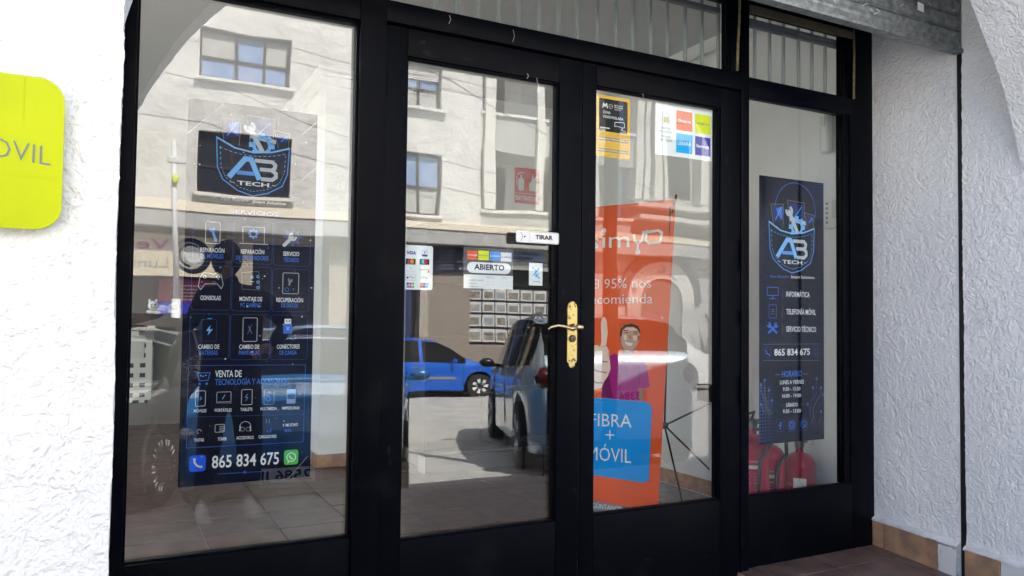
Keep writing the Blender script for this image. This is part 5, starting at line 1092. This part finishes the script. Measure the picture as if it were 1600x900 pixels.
def opp_window(x0, x1, z0, z1, kind):
    f = MB(); w_ = .07; y0, y1 = YF - .22, YF - .14; xa, xb = x0 + (x1 - x0) * .36, x0 + (x1 - x0) * .69; zm = z0 + (z1 - z0) * .40
    f.box(x0, x1, y0, y1, z0, z0 + w_); f.box(x0, x1, y0, y1, z1 - w_, z1)
    for x in (x0, xa, xb, x1 - w_): f.box(x, x + w_, y0, y1, z0 + w_, z1 - w_)
    for a, c in ((x0 + w_, xa), (xa + w_, xb), (xb + w_, x1 - w_)): f.box(a, c, y0 + .005, y1 - .005, zm, zm + w_)
    fo = f.build('window_frame', DARKW, ob)
    for k, (a, c) in enumerate(((x0 + w_, xa), (xa + w_, xb), (xb + w_, x1 - w_))):
        for q, (za, zb_) in enumerate(((z0 + w_, zm), (zm + w_, z1 - w_))):
            m = (BLUEC if (k == 1 or q == 0) else GREYB) if kind == 0 else (NIGHT if kind == 1 else (BLUEC if q else GREYB))
            MB().box(a, c, YF - .20, YF - .18, za, zb_).build('pane', m, fo).location = Vector((0, 0, 0)) - origin_of(fo)
    MB().box(x0 - .02, x1 + .02, YF - .5, YF - .45, z0 - .02, z1 + .02).build('room_back', NIGHT, ob)
    MB().box(x0 - .10, x1 + .10, YF + .001, YF + .16, z0 - .10, z0 - .02, .01).build('window_sill', WTRIM, ob)
    MB().box(x0 - .04, x0, YF - .14, YF + .02, z0, z1).build('window_jamb', WTRIM, ob)
for q, kd in zip(wins, (0, 1, 2, 3)): opp_window(*q, kd)
b = MB()
for k in range(7): b.box(6.15, 8.19, YF - .13, YF - .11, 7.75 + k * .055, 7.785 + k * .055)
b.build('blind_slat', WTRIM, ob)
# ledge over the shops
MB().box(-12, 26, YF - .4, YF + .42, 3.10, 3.50, .02).build('ledge', GREYB, ob)
b = MB(); b.prism([(-12, YF, 3.80), (-12, YF + .45, 3.52), (-12, YF + .45, 3.505), (-12, YF, 3.505)], (38, 0, 0)); b.build('ledge_top', mat('cream_light', (.58, .53, .44), .8), ob)
# balconies
for z in (4.12, 7.0):
    MB().box(9.56, 15.0, YF - 1.6, YF - .02, z - 1.08, z, .01).build('balcony_parapet', GREYB, ob); MB().box(9.5, 15.05, YF - .05, YF + .07, z, z + .09, .01).build('parapet_cap', WTRIM, ob)
MB().box(9.56, 15.0, YF - 2.2, YF - 1.61, 3.0, 10.5).build('balcony_back_wall', CREAM, ob); MB().box(9.56, 15.0, YF - 1.6, YF - .03, 8.9, 10.5).build('upper_wall', CREAM, ob)
for x0, x1 in ((9.62, 9.98), (11.35, 11.62), (13.3, 13.6)):
    b = MB(); b.box(x0, x1, YF - .1, YF + .10, 4.22, 8.9, .02); b.build('column', WTRIM, ob)
for x in (10.2, 12.2, 13.8):
    for z in (4.15, 7.05): MB().box(x, x + .9, YF - 1.60, YF - 1.56, z + .02, z + 1.6).build('balcony_door', DARKW, ob)
# ribbed pale facade with tall pilasters further along
MB().box(15.0, 26, YF - .6, YF - .25, 3.5, 12).build('upper_wall', mat('pale_render', (.50, .50, .48), .8, var=.1), ob)
for x0, x1, y in ((15.02, 15.30, .12), (15.42, 15.62, .06), (15.75, 16.05, .12), (16.2, 16.35, .04), (17.8, 18.15, .10), (19.3, 19.6, .08), (21, 21.4, .1)):
    MB().box(x0, x1, YF - .25, YF + y, 4.9, 12, .02).build('pilaster', WTRIM, ob)
for z in (4.62, 4.20): MB().box(15.03, 26, YF - .24, YF + .30 + (4.62 - z) * .3, z, z + .14, .01).build('string_course', WTRIM, ob)
for x in (16.5, 18.4, 19.8, 21.6):
    for z in (5.1, 8.3): MB().box(x, x + 1.1, YF - .26, YF - .22, z, z + 2.1).build('window', NIGHT, ob)
# ground floor: shops
MB().box(-12, .1, YF - .6, YF - .1, -1, 3.09).build('ground_floor_wall', BEIGE, ob); MB().box(.1, 7.2, YF - .6, YF - .101, 2.95, 3.09).build('ground_floor_wall', BEIGE, ob)
MB().box(.1, 7.2, YF - .9, YF - .62, -1, 2.94).build('shop_window', NIGHT, ob)
for x0, x1 in ((2.75, 3.2), (5.2, 6.1)): MB().box(x0, x1, YF - .6, YF - .1, -1, 2.94).build('pier', BEIGE, ob)
MB().box(8.0, 9.30, YF - .6, YF - .1, -.35, 3.09).build('ground_floor_wall', mat('taupe_render', (.30, .26, .22), .85, var=.08, vscale=2), ob)
MB().box(9.30, 12.9, YF - .6, YF - .1, -.35, .22).build('ground_floor_wall', MATS['taupe_render'], ob); MB().box(8.0, 12.9, YF - .6, YF - .06, -1, -.352).build('plinth', mat('dark_plinth', (.06, .055, .05), .7), ob)
MB().box(7.2, 7.42, YF - .6, YF - .08, -1, 3.09).build('pier', mat('navy_paint', (.03, .04, .12), .5), ob); MB().box(7.42, 7.70, YF - .7, YF - .4, -1, 3.09).build('doorway', NIGHT, ob)
STONE = mat('doorway_stone', (.46, .42, .36), .8, var=.2, vscale=4); k = 0
for j in range(11):
    z = -.8 + j * .30
    for x0, x1 in (((7.70, 7.86), (7.865, 7.995)) if j % 2 else ((7.70, 7.80), (7.805, 7.995))):
        MB().box(x0, x1, YF - .4, YF - .06 + random.uniform(0, .02), z, z + .292, .008).build('stone', STONE, ob)
MB().box(9.30, 12.9, YF - .6, YF - .5, .22, 3.09).build('shop_window', NIGHT, ob); MB().box(12.9, 26, YF - .6, YF - .1, -1, 3.09).build('ground_floor_wall', mat('white_render_far', (.50, .50, .48), .8, var=.1), ob)
# estate agent's display: framed property cards in rows
ag = thing('property_display', 'dark agency window display filled with rows of framed property cards', 'display', (11, YF - .45, .25))
MB().box(9.33, 12.88, YF - .46, YF - .42, .24, 1.90).build('backing', mat('display_black', (.012, .012, .014), .5), ag)
CARD = mat('card_white', (.62, .62, .62), .5); PHO = [mat('card_photo%s' % s_, c, .5, col2=c2, vscale=9) for s_, c, c2 in (('_green', (.18, .20, .13), (.35, .33, .30)), ('_sky', (.22, .30, .40), (.40, .36, .30)), ('_sand', (.35, .30, .24), (.12, .12, .12)))]
cme = MB().box(-.20, .20, -.006, .006, -.165, .165).build('card', CARD, ag); cme.location = Vector((9.6, YF - .41, .46)) - origin_of(ag); pmes = [MB().box(-.15, .15, .0065, .009, -.12, .08).build('card_photo', m, cme) for m in PHO]
for p_ in pmes: p_.location = (0, 0, 0)
n0 = len(pmes)
for i in range(8):
    for j in range(4):
        if i == 0 and j == 0:
            c = cme
        else: c = cme.copy(); COL.objects.link(c); c.location = Vector((9.58 + i * .44, YF - .41, .455 + j * .40)) - origin_of(ag)
        if c is not cme: p_ = random.choice(pmes).copy(); COL.objects.link(p_); p_.parent = c
for p_ in pmes[1:]: bpy.data.objects.remove(p_)
def bsign(name, label, x0, x1, z0, z1, y, m, th=.05):
    t = thing(name, label, 'sign', ((x0 + x1) / 2, y, z0)); MB().box(x0, x1, y - th, y, z0, z1).build('sign_board', m, t); return t
def back(y): return lambda u, v, lay: (u, y + lay * .004, v)
def bt(P, s, xa, xb, z, h, ink_, bold=.01): P.text(s, (xa, z), (xb, z), h, ink_, bold)
def mtext(t, y, items, extra=None):
    # seen from the street the board reads left to right towards -x
    P = Print(lambda u, v, lay: (-u, y + lay * .004, v))
    for s, xa, xb, z, h, ink_, bold in items: P.text(s, (-xa, z), (-xb, z), h, ink_, bold)
    if extra: extra(P)
    P.build(t)
t = bsign('shop_sign', 'dark navy trades sign with white lines of words left of the agency window', 8.0, 9.95, 2.28, 3.05, YF - .02, mat('sign_navy', (.012, .012, .045), .5))
ws = ['POOLS', 'PLOTS', 'APARTMENTS', 'CONSTRUCTION', 'REFORMS', 'MAINTENANCE']
mtext(t, YF - .02, [(s, 9.72, 9.72 - .075 * len(s), 2.90 - i * .108, .065, 'print_palegrey', .01) for i, s in enumerate(ws)] + [(s, 8.72, 8.72 - .07 * len(s), 2.90 - i * .108, .06, 'print_grey', .01) for i, s in enumerate(['VILLAS', 'POOLS', 'GARDEN', 'PAINTING', 'SALES', 'RENTALS'])])
t = bsign('shop_sign', 'blue grey construction and property agency sign over the card display', 10.0, 13.0, 2.72, 3.07, YF + .02, mat('sign_bluegrey', (.22, .28, .42), .5))
mtext(t, YF + .02, [('CONSTRUCCIONES', 11.55, 10.25, 2.92, .10, 'print_navy', .03), ('INMOBILIARIA', 11.30, 10.40, 2.77, .10, 'print_navy', .03), ('BT', 12.20, 11.68, 2.76, .26, 'print_gold', .03)])
t = bsign('shop_sign', 'pale grey lower fascia with telephone lettering under the agency sign', 9.97, 13.0, 2.42, 2.70, YF, mat('sign_pale', (.34, .34, .33), .6))
mtext(t, YF, [('Tel & 1 2ed ag. No', 11.6, 10.2, 2.52, .09, 'print_grey', .0)]) if False else None
t = bsign('shop_sign', 'cream shop sign with purple name and round black emblem at far left', .10, 2.55, 1.95, 2.95, YF - .02, mat('sign_cream', (.55, .50, .38), .6))
def emb(P):
    c = (-1.75, 2.46); P.disc(c, .44, 'print_black', 2, 28); P.disc((c[0] + .06, c[1]), .34, 'print_stone', 2.5, 24); P.disc((c[0] - .02, c[1] + .03), .22, 'print_palegrey', 3, 20); P.ring((c[0] + .03, c[1]), .27, .05, 'print_black', 3.5, 20, -80, 120)
mtext(t, YF - .02, [('Ver', 1.22, .25, 2.55, .26, 'print_purple', .01), ('Luna', 1.20, .35, 2.14, .20, 'print_stone', .0)], emb)
t = bsign('window_poster', 'red and blue poster hanging in the far left shop window', 1.05, 2.3, 1.0, 1.90, YF - .5, mat('poster_redpurple', (.30, .03, .09), .5))
def bars(P):
    for i in range(5): P.line([(-2.0, 1.75 - i * .09), (-1.3 - .1 * (i % 2), 1.75 - i * .09)], .03, 'print_palegrey')
    P.rect((-2.3, 1.0), (-1.05, 1.32), 'print_indigo')
mtext(t, YF - .5, [], bars)
# café arch
t = thing('cafe_arch', 'grey and white arched cafe front with crescent moon, sword and lettering', 'shopfront', (16.2, YF, -.9))
b = MB(); c0 = (16.2, 1.55); n = 24
pts = [(c0[0] + 1.75 * cos(pi * k / n), YF + .02, c0[1] + 1.75 * sin(pi * k / n)) for k in range(n + 1)] + [(c0[0] + 1.42 * cos(pi * k / n), YF + .02, c0[1] + 1.42 * sin(pi * k / n)) for k in range(n, -1, -1)]
b.prism(pts, (0, -.14, 0)); b.build('outer_ring', mat('arch_grey', (.13, .13, .13), .6), t)
pts = [(c0[0] + 1.42 * cos(pi * k / n), YF - .02, c0[1] + 1.42 * sin(pi * k / n)) for k in range(n + 1)] + [(c0[0] + .85 * cos(pi * k / n), YF - .02, c0[1] + .85 * sin(pi * k / n)) for k in range(n, -1, -1)]
b = MB(); b.prism(pts, (0, -.10, 0)); b.build('lunette', WTRIM, t)
b = MB()
for sx in (-1, 1): b.box(c0[0] + sx * 1.14 - .28, c0[0] + sx * 1.14 + .28, YF - .12, YF - .02, -.9, 1.55)
b.build('jamb', MATS['white_render_far'], t)
b = MB(); pts = [(c0[0] + .85 * cos(pi * k / n), YF - .09, c0[1] + .85 * sin(pi * k / n)) for k in range(n + 1)] + [(c0[0] - .85, YF - .09, -.9), (c0[0] + .85, YF - .09, -.9)]; b.prism(pts, (0, -.03, 0)); b.build('door_panel', mat('arch_door', (.20, .20, .19), .6), t)
def mq(P):
    P.ring((-16.15, 2.72), .11, .05, 'print_stone', 3, 14, 100, 330); P.line([(-16.75, 2.35), (-16.45, 2.55)], .06, 'print_stone'); P.line([(-15.55, 2.3), (-15.35, 2.15)], .05, 'print_stone')
    for k in range(8): a = k * pi / 4; P.poly([(-15.05 + .16 * cos(a), 1.95 + .16 * sin(a)), (-15.05 + .07 * cos(a + .4), 1.95 + .07 * sin(a + .4)), (-15.05, 1.95), (-15.05 + .07 * cos(a - .4), 1.95 + .07 * sin(a - .4))], 'print_stone')
mtext(t, YF - .02, [('Cafés', 15.85, 15.10, 2.36, .20, 'print_stone', .0)], mq)
P = None
# plants in a pot beside the café arch
t = thing('potted_plant', 'spiky leaved plant in a stone pot beside the arched cafe', 'plant', (18.4, YF + .5, -.87))
b = MB(); b.lathe([(.32, -.87), (.48, -.1), (.52, .0), (.40, .02)], (18.4, YF + .6, 0), 20); b.build('pot', STONE, t, smooth=40)
for k in range(9):
    a = k * 2.4; l = 1.0 + .5 * random.random(); b = MB(); c = Vector((18.4, YF + .6, 0)); d = Vector((cos(a) * .45, sin(a) * .25, 1)).normalized()
    pts = [c + d * l * u + Vector((cos(a), 0, 0)) * .25 * u * u for u in (0, .35, .7, 1)]; ws_ = (.05, .12, .09, .005); side = d.cross(Vector((0, 1, .2))).normalized()
    b.quads([[p - side * w_, p + Vector((0, .02, 0)), p + side * w_] for p, w_ in zip(pts, ws_)]); b.build('leaf', mat('dark_leaf', (.03, .05, .03), .5), t)
